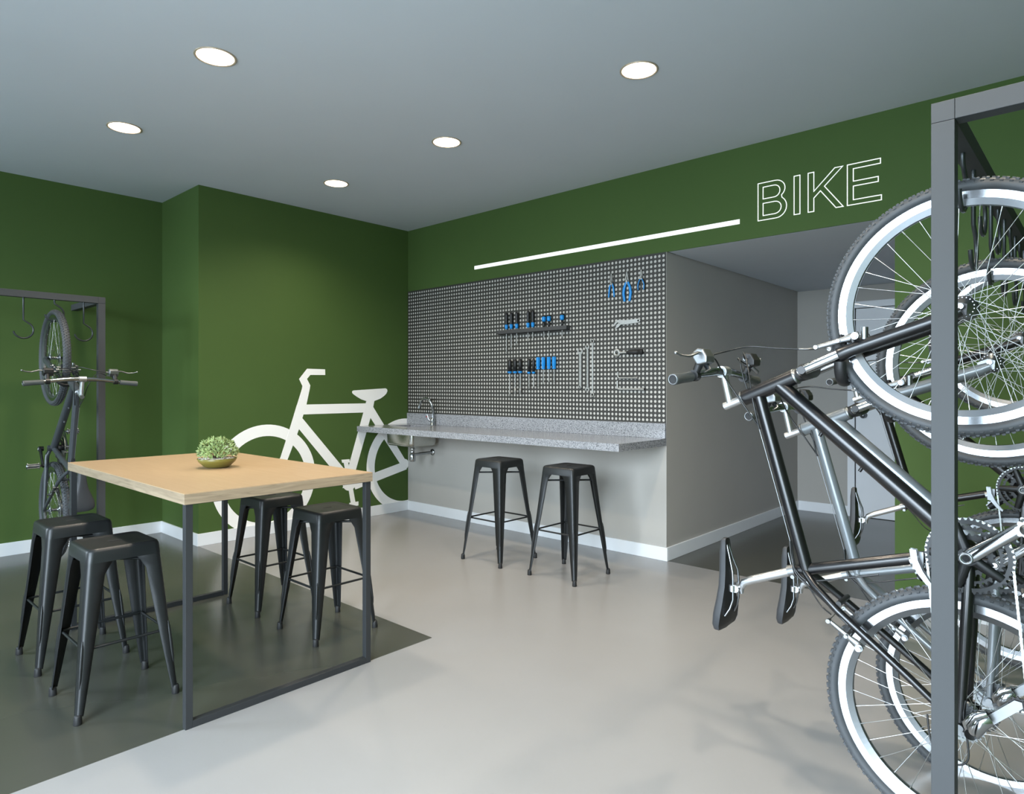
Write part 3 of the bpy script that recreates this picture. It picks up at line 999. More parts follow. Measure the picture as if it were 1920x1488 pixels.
# ------------------------------------------------------------------ stools
def make_stool(H, seat, foot, ztop_bar, name='metal_stool'):
    """seat, foot: outer half widths of the seat top and of the feet"""
    r = empty(name)
    sk_h = 0.056

    def half(z):
        return seat + (foot - seat) * (H - z) / H
    # seat pan
    mb = MB()
    rings = []
    for z, ins, rr in ((H - sk_h, 0.0, 0.024), (H - 0.014, 0.0, 0.026), (H - 0.005, 0.003, 0.028), (H - 0.0005, 0.011, 0.026), (H - 0.0035, 0.02, 0.02), (H - 0.004, 0.045, 0.016)):
        hh = half(max(z, H - sk_h)) - ins
        rings.append([(p, q_, z) for p, q_ in rrect(hh, hh, rr, 4)])
    loft(mb, rings, cap1=True)
    seat_o = mb.build('seat', 'stool', r, fix=False)
    MB().box(-0.0075, 0.0075, -0.024, 0.024, H - 0.0042, H - 0.0032).build('handle_slot_shade', 'shade_black', seat_o)  # thin dark slab on the seat, painted shade of the handle slot
    # legs: folded sheet metal angle, tapering downwards
    for sx, sy in ((1, -1), (1, 1), (-1, 1), (-1, -1)):
        lg = MB()
        lev = [0.03, 0.06, 0.12, 0.2, 0.3, 0.42, 0.55, 0.66]
        lev = [z for z in lev if z < H - sk_h - 0.02] + [H - sk_h - 0.012, H - sk_h + 0.004, H - 0.016]
        rings = []
        for z in lev:
            t = z / H
            c = half(z) - 0.0008
            w = 0.022 + 0.052 * t ** 0.9
            if z > H - sk_h - 0.013:
                w = 0.085 + (0.012 if z > H - sk_h else 0)
            rho = 0.014 + 0.01 * t
            prof = [(c - w, c)]
            for k in range(6):
                a = PI / 2 * (1 - k / 5)
                prof.append((c - rho + rho * math.cos(a), c - rho + rho * math.sin(a)))
            prof.append((c, c - w))
            th = 0.003
            inn = [(c - th, c - w)]
            for k in range(6):
                a = PI / 2 * k / 5
                r2 = rho - th
                inn.append((c - rho + r2 * math.cos(a), c - rho + r2 * math.sin(a)))
            inn.append((c - w, c - th))
            rings.append([(sx * p, sy * q_, z) for p, q_ in prof + inn])
        loft(lg, rings, True, True)
        lo = lg.build('leg', 'stool', r)
        # pressed groove along the folded corner
        gz0, gz1 = 0.14 * H / 0.7, 0.33 * H / 0.7
        gp = []
        for k in range(7):
            z = gz0 + (gz1 - gz0) * k / 6
            c = half(z) - 0.0062
            gp.append((sx * c, sy * c, z))
        MB().tube(gp, [0.0025, 0.0062, 0.0066, 0.0068, 0.0066, 0.0062, 0.0025], 10).build('pressed_groove', 'stool', lo)
        c = foot - 0.011
        MB().lathe([(0.0, 0.0), (0.0145, 0.0), (0.0155, 0.003), (0.0135, 0.032), (0.011, 0.038), (0.0, 0.038)], 14,
                   Matrix.Translation((sx * c, sy * c, 0))).build('rubber_foot', 'rubber', lo)
    # stretchers
    zs = 0.30 * H / 0.72
    c = half(zs) - 0.012
    for k in range(4):
        a, b = ((-c, -c), (c, -c), (c, c), (-c, c))[k], ((c, -c), (c, c), (-c, c), (-c, -c))[k]
        MB().tube([(a[0], a[1], zs), (b[0], b[1], zs)], 0.0058, 10).build('stretcher', 'stool', r)
    c = half(ztop_bar) - 0.014
    for a, b in (((-c, -c), (c, c)), ((-c, c), (c, -c))):
        MB().tube([(a[0], a[1], ztop_bar), (b[0], b[1], ztop_bar)], 0.006, 10).build('cross_brace', 'stool', r)
    return r


st_tall = make_stool(0.758, 0.134, 0.205, 0.655)
st_low = make_stool(0.655, 0.134, 0.190, 0.575)
used = {}


def place_stool(proto, x, y, label, group):
    o = proto if proto.name not in used else copy_tree(proto)
    used[proto.name] = 1
    o.location = (x, y, 0)
    tag(o, label, 'stool', group)


place_stool(st_tall, -3.43, 3.622, 'tall black metal stool at the counter, the one nearer the sink', 'bar stools at the counter')
place_stool(st_tall, -2.777, 3.637, 'tall black metal stool at the counter, the one nearer the corridor', 'bar stools at the counter')
place_stool(st_low, -3.116, 0.921, 'black metal stool closest to the viewer, on the near side of the table', 'black stools around the table')
place_stool(st_low, -3.742, 0.925, 'leftmost black metal stool, behind another on the table\'s near side', 'black stools around the table')
place_stool(st_low, -3.122, 1.949, 'black metal stool on the far side beside the table\'s right leg', 'black stools around the table')
place_stool(st_low, -3.735, 1.951, 'black metal stool on the far side tucked under the oak table\'s middle', 'black stools around the table')


# ------------------------------------------------------------------ bike racks
RH = 1.973
RS = 0.047


def hook_mesh(zb, name_cache={}):
    """wire hook hanging from z = RH - RS down to a bottom at zb, loop in the YZ plane"""
    rl = 0.058
    cz_ = zb + rl
    top = RH - RS
    pts = [(0, 0, top), (0, 0, cz_ + rl + 0.012)]
    for k in range(15):
        a = math.radians(62 - k * 230 / 14)
        pts.append((0, rl * math.cos(a), cz_ + rl * math.sin(a)))
    return MB().tube(pts, 0.006, 8, up=(1, 0, 0))


def make_rack(name, x, y0, y1, wall_x, hooks, label, posts, joints):
    r = empty(name, (x, y0, 0))
    tag(r, label, 'bike rack')
    h = RS / 2
    s = 1 if wall_x > x else -1
    sgn = 1 if y1 > y0 else -1
    for py in posts:
        yy = py - y0
        MB().box(-h, h, yy - h, yy + h, 0, RH - RS - 0.0008).build('post', 'rack', r, 0.001)
        MB().box(-h, h, yy - h, yy + h, RH - RS, RH).build('corner_joint', 'rack', r, 0.001)
        xa, xb = sorted((s * (h + 0.0008), wall_x - x - s * 0.003))
        MB().box(xa, xb, yy - h, yy + h, RH - RS, RH).build('wall_arm', 'rack', r, 0.001)
    ya, yb = sorted((posts[0] - y0, posts[-1] - y0))
    MB().box(-h, h, ya + h + 0.0008, yb - h - 0.0008, RH - RS, RH).build('top_beam', 'rack', r, 0.001)
    base = {}
    for hy_, zb in hooks:
        if zb not in base:
            o = hook_mesh(zb).build('hook', 'hook', r)
            base[zb] = o
        else:
            o = base[zb].copy()
            COL.objects.link(o)
            o.parent = r
        o.location = (0, hy_ - y0, 0)
    return r


ZSH, ZLG = 1.7715, 1.6415
YR0, PITCHH = 1.8485, 0.1875
hk = []
for k in range(-1, 12):
    hk.append((2.11 + k * PITCHH, ZSH if k % 2 == 0 else ZLG))
hk[0] = (1.935, ZLG)
make_rack('bike_rack', -0.2905, YR0, 4.35, XR, hk, 'grey square tube bike rack with hooks at the right foreground', [YR0, 4.36], True)
hkl = [(1.453 - 0.182 * k, ZLG if k % 2 == 0 else ZSH) for k in range(0, 3)]
make_rack('bike_rack', -5.6, 1.565, -0.9, XREC, hkl, 'grey square tube bike rack against the recessed left wall', [1.565, -0.9], True)


# ------------------------------------------------------------------ bicycles
def T(f, h, y=0.0):
    return Vector((f, y, h))


YAX = Matrix.Rotation(PI / 2, 4, 'X')      # turns Z profiles onto the -Y axis


def along_y(f, h, y=0.0):
    return Matrix.Translation((f, y, h)) @ YAX


def gear_poly(R, n, depth):
    out = []
    for k in range(n):
        a = 2 * PI * k / n
        for da, rr in ((-0.32, R - depth), (-0.13, R), (0.13, R), (0.32, R - depth)):
            b = a + da * 2 * PI / n
            out.append((rr * math.cos(b), rr * math.sin(b)))
    return out


def gear(mb, f, h, y0, y1, R, n, depth, Rin):
    po = gear_poly(R, n, depth)
    m_ = len(po)
    pin = [(Rin * math.cos(math.atan2(q_, p)), Rin * math.sin(math.atan2(q_, p))) for p, q_ in po]
    vs = [(f + p, y0, h + q_) for p, q_ in po] + [(f + p, y0, h + q_) for p, q_ in pin] + \
         [(f + p, y1, h + q_) for p, q_ in po] + [(f + p, y1, h + q_) for p, q_ in pin]
    fs = []
    for i in range(m_):
        j = (i + 1) % m_
        fs += [(i, j, m_ + j, m_ + i), (2 * m_ + i, 3 * m_ + i, 3 * m_ + j, 2 * m_ + j), (i, 2 * m_ + i, 2 * m_ + j, j), (m_ + i, m_ + j, 3 * m_ + j, 3 * m_ + i)]
    mb.add(vs, fs)


WHEEL_PARTS = {}


def make_wheel(root, f, name, hubw, dish):
    """wheel centred on the axle at (f, 0, 0) in bike space; the rim is the part, the rest its sub-parts"""
    loc = (f, 0, 0)
    c = WHEEL_PARTS
    if 'rim' not in c:
        # rim: polished brake track on both sides, satin inner box
        mb = MB()
        prof = [(0.312, 0.0125), (0.312, 0.0145), (0.289, 0.0145), (0.272, 0.008), (0.271, 0.0), (0.272, -0.008), (0.289, -0.0145), (0.312, -0.0145), (0.312, -0.0125), (0.3, 0.0)]
        seg = 120
        n = len(prof)
        vs, fs = [], []
        for k in range(seg):
            a = 2 * PI * k / seg
            for rr, y in prof:
                vs.append((rr * math.cos(a), y, rr * math.sin(a)))
        mi = []
        sm = []
        for k in range(seg):
            k2 = (k + 1) % seg
            for i in range(n):
                j = (i + 1) % n
                fs.append((k * n + i, k2 * n + i, k2 * n + j, k * n + j))
                mi.append(0 if i in (1, 6) else 1)
                sm.append(i not in (1, 6))
        mb.add(vs, fs, False)
        mb.m = mi
        c['rim'] = mb.build('tmp_rim', ['rim', 'rim_side'])
        # tyre with knobs
        mb = MB()
        prof = []
        for k in range(20):
            a = 2 * PI * k / 20
            prof.append((0.3235 + 0.0175 * math.cos(a), 0.0245 * math.sin(a)))
        mt = Matrix.Rotation(PI / 2, 4, 'X')
        mb.lathe([(rr, z) for rr, z in prof], 120, mt, True, closed=True)
        nk = 100
        for k in range(nk):
            for row, (lat, dr_) in enumerate(((0.0205, -0.0105), (0.0125, -0.002), (0.0, 0.001), (-0.0125, -0.002), (-0.0205, -0.0105))):
                a = 2 * PI * (k + (0.5 if row % 2 else 0)) / nk
                R = 0.3405 + dr_
                hl, hw2, hh = 0.0048, 0.0036, 0.0042
                tilt = lat / 0.0245 * 0.95
                mm = Matrix.Rotation(-a, 4, 'Y') @ Matrix.Translation((R, lat, 0)) @ Matrix.Rotation(tilt, 4, 'Z')
                x0, x1 = -0.003, hh
                p = [Vector(q_) for q_ in ((x0, -hw2, -hl), (x0, hw2, -hl), (x0, hw2, hl), (x0, -hw2, hl), (x1, -hw2 * 0.7, -hl * 0.75), (x1, hw2 * 0.7, -hl * 0.75), (x1, hw2 * 0.7, hl * 0.75), (x1, -hw2 * 0.7, hl * 0.75))]
                mb.add([mm @ q_ for q_ in p], [(4, 5, 6, 7), (0, 1, 5, 4), (1, 2, 6, 5), (2, 3, 7, 6), (3, 0, 4, 7)])
        c['tyre'] = mb.build('tmp_tyre', 'tyre')
        # spokes: one mesh per side and lean
        for side in (-1, 1):
            for lean in (-1, 1):
                a = lean * math.radians(58)
                p0 = Vector((0.0285 * math.cos(a), side * 0.03, 0.0285 * math.sin(a)))
                p1 = Vector((0.2725, side * 0.003, 0.0))
                d = (p1 - p0).normalized()
                mb = MB().tube([p0, p1 - d * 0.013], 0.00105, 5, caps=False)
                mb.tube([p1 - d * 0.014, p1], 0.0019, 6)
                c[('spoke', side, lean)] = mb.build('tmp_spoke', 'spoke')
        mb = MB()
        mb.lathe([(0.004, -0.052), (0.0065, -0.052), (0.0065, -0.044), (0.011, -0.042), (0.012, -0.034), (0.0315, -0.032), (0.0315, -0.028), (0.013, -0.026), (0.0105, -0.012),
                  (0.0105, 0.012), (0.013, 0.026), (0.0315, 0.028), (0.0315, 0.032), (0.012, 0.034), (0.011, 0.042), (0.0065, 0.044), (0.0065, 0.052), (0.004, 0.052)], 28, YAX, closed=True)
        for s in (-1, 1):
            for k in range(18):
                a = 2 * PI * k / 18
                mb.tube([(0.0265 * math.cos(a), s * 0.0335, 0.0265 * math.sin(a)), (0.0265 * math.cos(a), s * 0.0325, 0.0265 * math.sin(a))], 0.0017, 6)
        c['hub'] = mb.build('tmp_hub', 'alloy')
        for o in c.values():
            COL.objects.unlink(o)

    def use(key, nm, parent, rot=0.0, place=(0, 0, 0)):
        o = bpy.data.objects.new(nm, c[key].data)
        COL.objects.link(o)
        o.parent = parent
        o.location = place
        o.rotation_euler = (0, rot, 0)
        return o
    rim = use('rim', name, root, 0, loc)
    use('tyre', 'tyre', rim)
    use('hub', 'hub', rim)
    for k in range(36):
        side = -1 if k % 2 else 1
        lean = -1 if (k // 2) % 2 else 1
        use(('spoke', side, lean), 'spoke', rim, -2 * PI * (k + 0.25) / 36)
    return rim


BB = (-0.648, -0.016)
AX = Vector((-0.391, 0, 0.92))             # steering axis, upwards
HT0, HT1 = Vector((-0.178, 0, 0.440)), Vector((-0.246, 0, 0.600))


def make_bike(frame_mat):
    r = empty('mountain_bike')
    # frame
    fr = MB()
    fr.tube([HT0, HT1], 0.0246, 24)
    fr.tube([T(-0.236, 0.552), T(-0.778, 0.402)], 0.0195, 20)
    fr.tube([T(-0.204, 0.487), T(BB[0], BB[1])], 0.0244, 20)
    fr.tube([T(BB[0], BB[1]), T(-0.785, 0.448)], 0.0168, 20)
    fr.tube([T(BB[0], BB[1], -0.037), T(BB[0], BB[1], 0.037)], 0.0215, 24)
    for s in (-1, 1):
        fr.tube([T(-0.778, 0.405, s * 0.012), T(-0.81, 0.37, s * 0.034), T(-0.865, 0.30, s * 0.05), T(-1.0, 0.118, s * 0.06), T(-1.083, 0.012, s * 0.066)],
                [0.0112, 0.0115, 0.0115, 0.0108, 0.0092], 14)
        fr.tube([T(-0.655, -0.018, s * 0.022), T(-0.70, -0.016, s * 0.04), T(-0.85, -0.01, s * 0.05), T(-1.08, 0.0, s * 0.064)],
                [0.013, 0.014, 0.0145, 0.010], 14)
        fr.prism([(-1.07, -0.018), (-1.068, 0.022), (-1.098, 0.016), (-1.104, -0.01), (-1.094, -0.03), (-1.078, -0.03)], s * 0.0615, s * 0.0675, lambda p, q_, a: (p, a, q_))
    fr.tube([T(-0.845, 0.30, -0.046), T(-0.845, 0.30, 0.046)], 0.008, 10)
    for k in (0.28, 0.5):
        p = T(-0.204, 0.487).lerp(T(BB[0], BB[1]), k)
        fr.tube([p + Vector((-0.018, 0, 0.012)), p + Vector((-0.031, 0, 0.02))], 0.005, 8)
    frame = fr.build('frame', frame_mat, r)
    for p, d in ((HT0, -1), (HT1, 1)):
        q0 = p + AX * d * 0.001
        MB().tube([q0, q0 + AX * d * 0.004, q0 + AX * d * 0.007, q0 + AX * d * 0.012], [0.0254, 0.0258, 0.0246, 0.019], 24).build('headset', 'alloy', r)
    # suspension fork
    crown_c = HT0 - AX * 0.03
    ck = MB()
    ck.tube([HT0 - AX * 0.01, HT0 - AX * 0.045], [0.0215, 0.026], 20)
    ck.tube([crown_c - AX * 0.018 + Vector((0, -0.074, 0)), crown_c - AX * 0.016 + Vector((0, -0.045, 0)), crown_c - AX * 0.008, crown_c - AX * 0.016 + Vector((0, 0.045, 0)), crown_c - AX * 0.018 + Vector((0, 0.074, 0))],
            [0.012, 0.021, 0.025, 0.021, 0.012], 16)
    fork = ck.build('fork_crown', 'black_plastic', r)
    off = Vector((0.004, 0, 0))
    for s in (-1, 1):
        yv = Vector((0, s * 0.058, 0))
        a = crown_c - AX * 0.004 + yv
        b = crown_c - AX * 0.14 + yv
        MB().tube([a, b], 0.0152, 18).build('stanchion', 'chrome', fork)
        lo = MB()
        e = T(-0.012, 0.0, s * 0.058)
        lo.tube([b + AX * 0.012, b + AX * 0.006, b - AX * 0.02, b.lerp(e, 0.5), e + AX * 0.03, e - AX * 0.002], [0.0205, 0.0215, 0.0195, 0.0185, 0.0175, 0.013], 18)
        lo.prism([(-0.022, -0.012), (-0.03, 0.03), (0.0, 0.034), (0.012, 0.006), (0.006, -0.014)], s * 0.048, s * 0.055, lambda p, q_, a_: (p, a_, q_))
        lo.build('fork_leg', frame_mat, fork)
        bs = MB()
        bp = b.lerp(e, 0.12)
        bs.tube([bp, bp + Vector((0.034, 0, 0.012))], 0.0085, 12)
        bs.build('brake_boss', 'black_plastic', fork)
    arch = MB()
    b0 = crown_c - AX * 0.135
    pts = []
    for k in range(13):
        a = PI * k / 12
        pts.append(b0 + Vector((-0.022 - 0.062 * math.sin(a), -0.058 * math.cos(a), 0.004 - 0.026 * math.sin(a) + 0.03 * math.sin(a))))
    arch.tube(pts, 0.0125, 12, flat=(1.3, 0.9))
    arch.build('fork_arch', 'black_plastic', fork)
    make_wheel(r, 0.0, 'front_wheel', 0.05, 0)
    make_wheel(r, -1.09, 'rear_wheel', 0.064, 0)
    # stem and bar
    sm = MB()
    se = HT1 + AX * 0.074
    sm.tube([HT1 + AX * 0.01, se], 0.0135, 18)
    clamp = T(-0.159, 0.672)
    sm.tube([HT1 + AX * 0.052, clamp], 0.0132, 16)
    sm.tube([clamp + Vector((0, -0.021, 0)), clamp + Vector((0, 0.021, 0))], 0.0195, 20)
    sm.build('stem', 'silver', r)
    hb = MB()
    bp = []
    for s, seq in ((-1, ((0.315, -0.187, 0.688), (0.25, -0.181, 0.686), (0.15, -0.168, 0.678), (0.07, -0.160, 0.673))),):
        for y, f_, h_ in seq:
            bp.append(T(f_, h_, -y))
        bp.append(T(-0.159, 0.672))
        for y, f_, h_ in reversed(seq):
            bp.append(T(f_, h_, y))
    hb.tube(bp, [0.0112, 0.0112, 0.0118, 0.0135, 0.0158, 0.0135, 0.0118, 0.0112, 0.0112], 18)
    bar = hb.build('handlebar', 'chrome', r)
    for s in (-1, 1):
        gp = [T(-0.1775, 0.684, s * 0.215), T(-0.179, 0.685, s * 0.225), T(-0.183, 0.6865, s * 0.27), T(-0.1868, 0.688, s * 0.312), T(-0.187, 0.688, s * 0.316)]
        grip = MB().tube(gp, [0.0168, 0.0162, 0.0158, 0.0175, 0.0172], 20).build('grip', 'grip', r)
        d = (gp[-1] - gp[0]).normalized()
        e = gp[-1]
        rot = d.to_track_quat('Z', 'Y').to_matrix().to_4x4()
        MB().lathe([(0.0128, 0.0006), (0.0165, 0.0006), (0.0165, 0.0032), (0.0128, 0.0032)], 24, Matrix.Translation(e) @ rot, closed=True).build('end_ring', 'rim_side', grip)
        MB().lathe([(0.0, 0.0004), (0.0128, 0.0008)], 20, Matrix.Translation(e) @ rot).build('bar_hole_shade', 'rubber', grip)  # closed disc, its dark colour stands for shade in the hollow bar end
        # brake lever with shifter
        br = MB()
        c0 = T(-0.174, 0.682, s * 0.19)
        br.tube([c0 + Vector((0, -0.012, 0)), c0 + Vector((0, 0.012, 0))], 0.0178, 16)
        br.tube([c0 + Vector((0.012, 0, -0.006)), c0 + Vector((0.045, 0, -0.02))], [0.012, 0.014], 12)
        cl = br.build('lever_clamp', 'black_plastic', bar)
        lvv = MB()
        bc = T(-0.118, 0.655, s * 0.185)
        mtx = Matrix.Translation(bc) @ Matrix.Rotation(math.radians(-22), 4, 'Y')
        po = [(-0.024, -0.017), (-0.006, -0.024), (0.02, -0.02), (0.03, -0.004), (0.026, 0.014), (0.006, 0.022), (-0.018, 0.018)]
        lvv.prism(po, -0.026, 0.03, lambda p, q_, a_: tuple(mtx @ Vector((p, a_ * s * -1, q_))))
        lvv.build('lever_body', 'alloy' if s < 0 else 'black_plastic', bar, 0.005, 3)
        bl = MB()
        bl.tube([bc + Vector((0.012, s * 0.012, 0.0)), bc + Vector((0.014, s * 0.045, -0.004)), bc + Vector((0.002, s * 0.085, 0.004)), bc + Vector((0.004, s * 0.118, 0.014)), bc + Vector((0.01, s * 0.134, 0.02))],
                [0.0075, 0.006, 0.0055, 0.0045, 0.004], 10, flat=(1.2, 0.8))
        tip = bc + Vector((0.011, s * 0.137, 0.021))
        bl.lathe([(0.0, -0.006), (0.0045, -0.004), (0.006, 0.0), (0.0045, 0.004), (0.0, 0.006)], 10, Matrix.Translation(tip))
        bl.build('brake_lever', 'alloy', bar)
        th = MB()
        th.tube([bc + Vector((-0.022, s * -0.008, -0.006)), bc + Vector((-0.038, s * 0.004, -0.02)), bc + Vector((-0.046, s * 0.02, -0.014))], [0.009, 0.0085, 0.005], 10, flat=(1, 0.5))
        th.build('shift_lever', 'rim_side', bar)
        nb = MB()
        nb.tube([bc + Vector((0.006, s * -0.028, 0.004)), bc + Vector((0.006, s * -0.046, 0.004))], 0.0052, 10)
        nb.tube([bc + Vector((-0.016, s * -0.026, -0.006)), bc + Vector((-0.016, s * -0.04, -0.006))], 0.0045, 10)
        nb.build('cable_adjuster', 'alloy', bar)
    # cables
    def cable(pts, rad=0.0027, m_='cable'):
        # Catmull-Rom through the points
        P = [Vector(p) for p in pts]
        out = []
        for i in range(len(P) - 1):
            p0, p1, p2, p3 = P[max(0, i - 1)], P[i], P[i + 1], P[min(len(P) - 1, i + 2)]
            for k in range(8):
                t = k / 8
                out.append(0.5 * ((2 * p1) + (p2 - p0) * t + (2 * p0 - 5 * p1 + 4 * p2 - p3) * t * t + (3 * p1 - p0 - 3 * p2 + p3) * t ** 3))
        out.append(P[-1])
        return MB().tube(out, rad, 7).build('cable', m_, r)
    cable([T(-0.112, 0.659, -0.14), T(-0.095, 0.645, -0.06), T(-0.078, 0.58, -0.01), T(-0.086, 0.50, 0.0), T(-0.092, 0.425, 0.0)])
    cable([T(-0.092, 0.426, 0.0), T(-0.094, 0.39, -0.01), T(-0.094, 0.36, -0.04)], 0.0036, 'alloy')
    cable([T(-0.112, 0.659, 0.14), T(-0.09, 0.64, 0.08), T(-0.13, 0.60, 0.02), T(-0.25, 0.565, -0.02), T(-0.345, 0.5445, -0.017)])
    cable([T(-0.134, 0.649, -0.145), T(-0.12, 0.66, -0.09), T(-0.19, 0.64, -0.045), T(-0.29, 0.575, -0.03), T(-0.345, 0.543, -0.012)])
    cable([T(-0.134, 0.649, 0.145), T(-0.115, 0.66, 0.09), T(-0.12, 0.63, 0.03), T(-0.2, 0.61, 0.03), T(-0.33, 0.548, 0.012)])
    cable([T(-0.345, 0.5445, -0.017), T(-0.52, 0.496, -0.014), T(-0.69, 0.450, -0.012)], 0.0016, 'alloy')
    cable([T(-0.69, 0.450, -0.014), T(-0.76, 0.438, -0.02), T(-0.80, 0.40, -0.022), T(-0.79, 0.35, -0.024), T(-0.76, 0.25, -0.022), T(-0.745, 0.2, -0.02)])
    cable([T(-0.69, 0.450, -0.006), T(-0.775, 0.432, -0.024), T(-0.815, 0.39, -0.03), T(-0.85, 0.33, -0.05), T(-0.895, 0.27, -0.062)])
    cable([T(-0.69, 0.450, 0.006), T(-0.77, 0.446, 0.02), T(-0.83, 0.40, 0.01), T(-0.87, 0.36, -0.01), T(-0.885, 0.325, -0.03)], 0.0022)
    # brakes
    def vbrake(f0, h0, df, dh, s, y):
        """arm from the boss at (f0, h0) to its tip"""
        m_ = MB()
        a, b = T(f0, h0, s * y), T(f0 + df, h0 + dh, s * (y + 0.004))
        d = (b - a)
        m_.tube([a - d * 0.08, a + d * 0.15, a + d * 0.35, b], [0.0105, 0.0105, 0.0075, 0.0055], 10, flat=(1.15, 0.75))
        m_.tube([a, a + Vector((0, s * 0.014, 0))], 0.0105, 14)
        m_.tube([b + Vector((0, -s * 0.006, 0)), b + Vector((0, s * 0.01, 0))], 0.0062, 10)
        arm = m_.build('brake_arm', 'alloy', r)
        pc = a + d * 0.42
        n_ = Vector((-d.z, 0, d.x)).normalized()
        MB().tube([pc + Vector((0, s * 0.012, 0)), pc + Vector((0, -s * 0.03, 0))], 0.0055, 10).build('pad_post', 'alloy', arm)
        MB().tube([pc + n_ * -0.022 + Vector((0, -s * 0.034, 0)), pc + n_ * 0.022 + Vector((0, -s * 0.034, 0))], 0.0052, 8).build('brake_pad', 'rubber', arm)
        MB().tube([a + Vector((-0.0, s * 0.008, 0)), a + Vector((0.0, s * 0.024, 0))], 0.0075, 12).build('pivot_bolt', 'chrome', arm)
    for s in (-1, 1):
        vbrake(-0.064, 0.250, -0.028, 0.106, s, 0.058)
        vbrake(-0.946, 0.236, 0.056, 0.082, s, 0.07)
    MB().tube([T(-0.092, 0.356, -0.062), T(-0.091, 0.356, 0.0), T(-0.092, 0.356, 0.062)], 0.0013, 6).build('brake_wire', 'spoke', r)
    MB().tube([T(-0.890, 0.318, -0.074), T(-0.888, 0.32, 0.0), T(-0.890, 0.318, 0.074)], 0.0013, 6).build('brake_wire', 'spoke', r)
    # canister shaped pair of bolts in front of the fork leg
    MB().tube([T(-0.074, 0.226, -0.062), T(-0.04, 0.226, -0.062)], 0.0095, 14).build('fork_bolt', 'alloy', r)
    # seat post and saddle
    sp = MB()
    sp.tube([T(-0.782, 0.44), T(-0.838, 0.575), T(-0.852, 0.602), T(-0.872, 0.612), T(-0.89, 0.61)], [0.0136, 0.0136, 0.0125, 0.010, 0.006], 16)
    sp.tube([T(-0.872, 0.622, -0.026), T(-0.872, 0.622, 0.026)], 0.0125, 14)
    sp.tube([T(-0.862, 0.632, -0.022), T(-0.882, 0.632, -0.022)], 0.011, 10)
    sp.tube([T(-0.862, 0.632, 0.022), T(-0.882, 0.632, 0.022)], 0.011, 10)
    sp.build('seat_post', 'silver', r)
    sc_ = MB()
    sc_.tube([T(-0.781, 0.438), T(-0.788, 0.457)], 0.0192, 20)
    sc_.tube([T(-0.80, 0.442, -0.016), T(-0.80, 0.442, 0.016)], 0.006, 10)
    sc_.build('seat_clamp', 'alloy', r)
    sd = MB()
    sec = ((-0.715, 0.010, 0.672, 0.012), (-0.722, 0.018, 0.678, 0.02), (-0.76, 0.0225, 0.682, 0.026), (-0.82, 0.027, 0.682, 0.028), (-0.87, 0.037, 0.682, 0.03), (-0.915, 0.056, 0.685, 0.034),
           (-0.955, 0.072, 0.690, 0.038), (-0.99, 0.074, 0.692, 0.036), (-1.008, 0.062, 0.690, 0.03), (-1.016, 0.035, 0.686, 0.018))
    rings = []
    for f_, w, top, dp in sec:
        ring = []
        for k in range(13):
            a = PI * k / 12
            cc, ssn = math.cos(a), math.sin(a)
            ring.append((f_, w * math.copysign(abs(cc) ** 0.75, cc), top - dp + dp * ssn ** 0.55))
        rings.append(ring)
    n = 13
    vs = [p for rg in rings for p in rg]
    fs = [(i * n + k, i * n + k + 1, (i + 1) * n + k + 1, (i + 1) * n + k) for i in range(len(rings) - 1) for k in range(n - 1)]
    sd.add(vs, fs, True)
    sd.add(rings[0], [tuple(range(n))])
    sd.add(rings[-1], [tuple(range(n))])
    sad = sd.build('saddle', 'saddle', r)
    un = MB()
    vs, fs = [], []
    for f_, w, top, dp in sec:
        for k in range(5):
            t = -1 + 2 * k / 4
            vs.append((f_, w * 0.96 * t, top - dp + 0.001 - 0.004 * (1 - abs(t))))
    fs = [(i * 5 + k, i * 5 + k + 1, (i + 1) * 5 + k + 1, (i + 1) * 5 + k) for i in range(len(sec) - 1) for k in range(4)]
    un.add(vs, fs, True)
    un.build('saddle_base', 'saddle_under', sad, fix=False)
    for s in (-1, 1):
        MB().tube([T(-0.735, 0.658, s * 0.006), T(-0.78, 0.645, s * 0.011), T(-0.82, 0.632, s * 0.02), T(-0.85, 0.63, s * 0.022), T(-0.91, 0.63, s * 0.022), T(-0.94, 0.638, s * 0.028), T(-0.965, 0.652, s * 0.036)], 0.0037, 10).build('saddle_rail', 'rim_side', sad)
    # drivetrain, on the right side (-Y)
    cr = MB()
    gear(cr, BB[0], BB[1], -0.0535, -0.0505, 0.0985, 46, 0.006, 0.083)
    gear(cr, BB[0], BB[1], -0.0475, -0.0445, 0.078, 36, 0.006, 0.066)
    gear(cr, BB[0], BB[1], -0.0405, -0.0375, 0.056, 26, 0.005, 0.04)
    for k in range(5):
        a = 2 * PI * k / 5 + math.radians(20)
        d = Vector((math.cos(a), 0, math.sin(a)))
        cr.tube([T(BB[0], BB[1], -0.060) + d * 0.01, T(BB[0], BB[1], -0.059) + d * 0.05, T(BB[0], BB[1], -0.053) + d * 0.086], [0.015, 0.013, 0.0105], 10, flat=(1, 0.6), up=(0, 1, 0) if False else None)
    cr.tube([T(BB[0], BB[1], -0.035), T(BB[0], BB[1], -0.068)], 0.023, 24)
    crank = cr.build('chainrings', 'crank_black', r)
    cd = Vector((0.64, 0, -0.768))
    for s in (-1, 1):
        ca = MB()
        d = cd if s < 0 else -cd
        p0 = T(BB[0], BB[1], s * 0.082)
        p1 = p0 + d * 0.168 + Vector((0, s * 0.01, 0))
        ca.tube([p0 - d * 0.012, p0 + d * 0.02, p0.lerp(p1, 0.5), p1 - d * 0.012, p1 + d * 0.012], [0.012, 0.0165, 0.0135, 0.0135, 0.010], 12, flat=(0.6, 1.15) if s < 0 else (0.6, 1.15), up=(0, 1, 0))
        ca.tube([p0 + Vector((0, -s * 0.02, 0)), p0 + Vector((0, s * 0.009, 0))], 0.0165, 18)
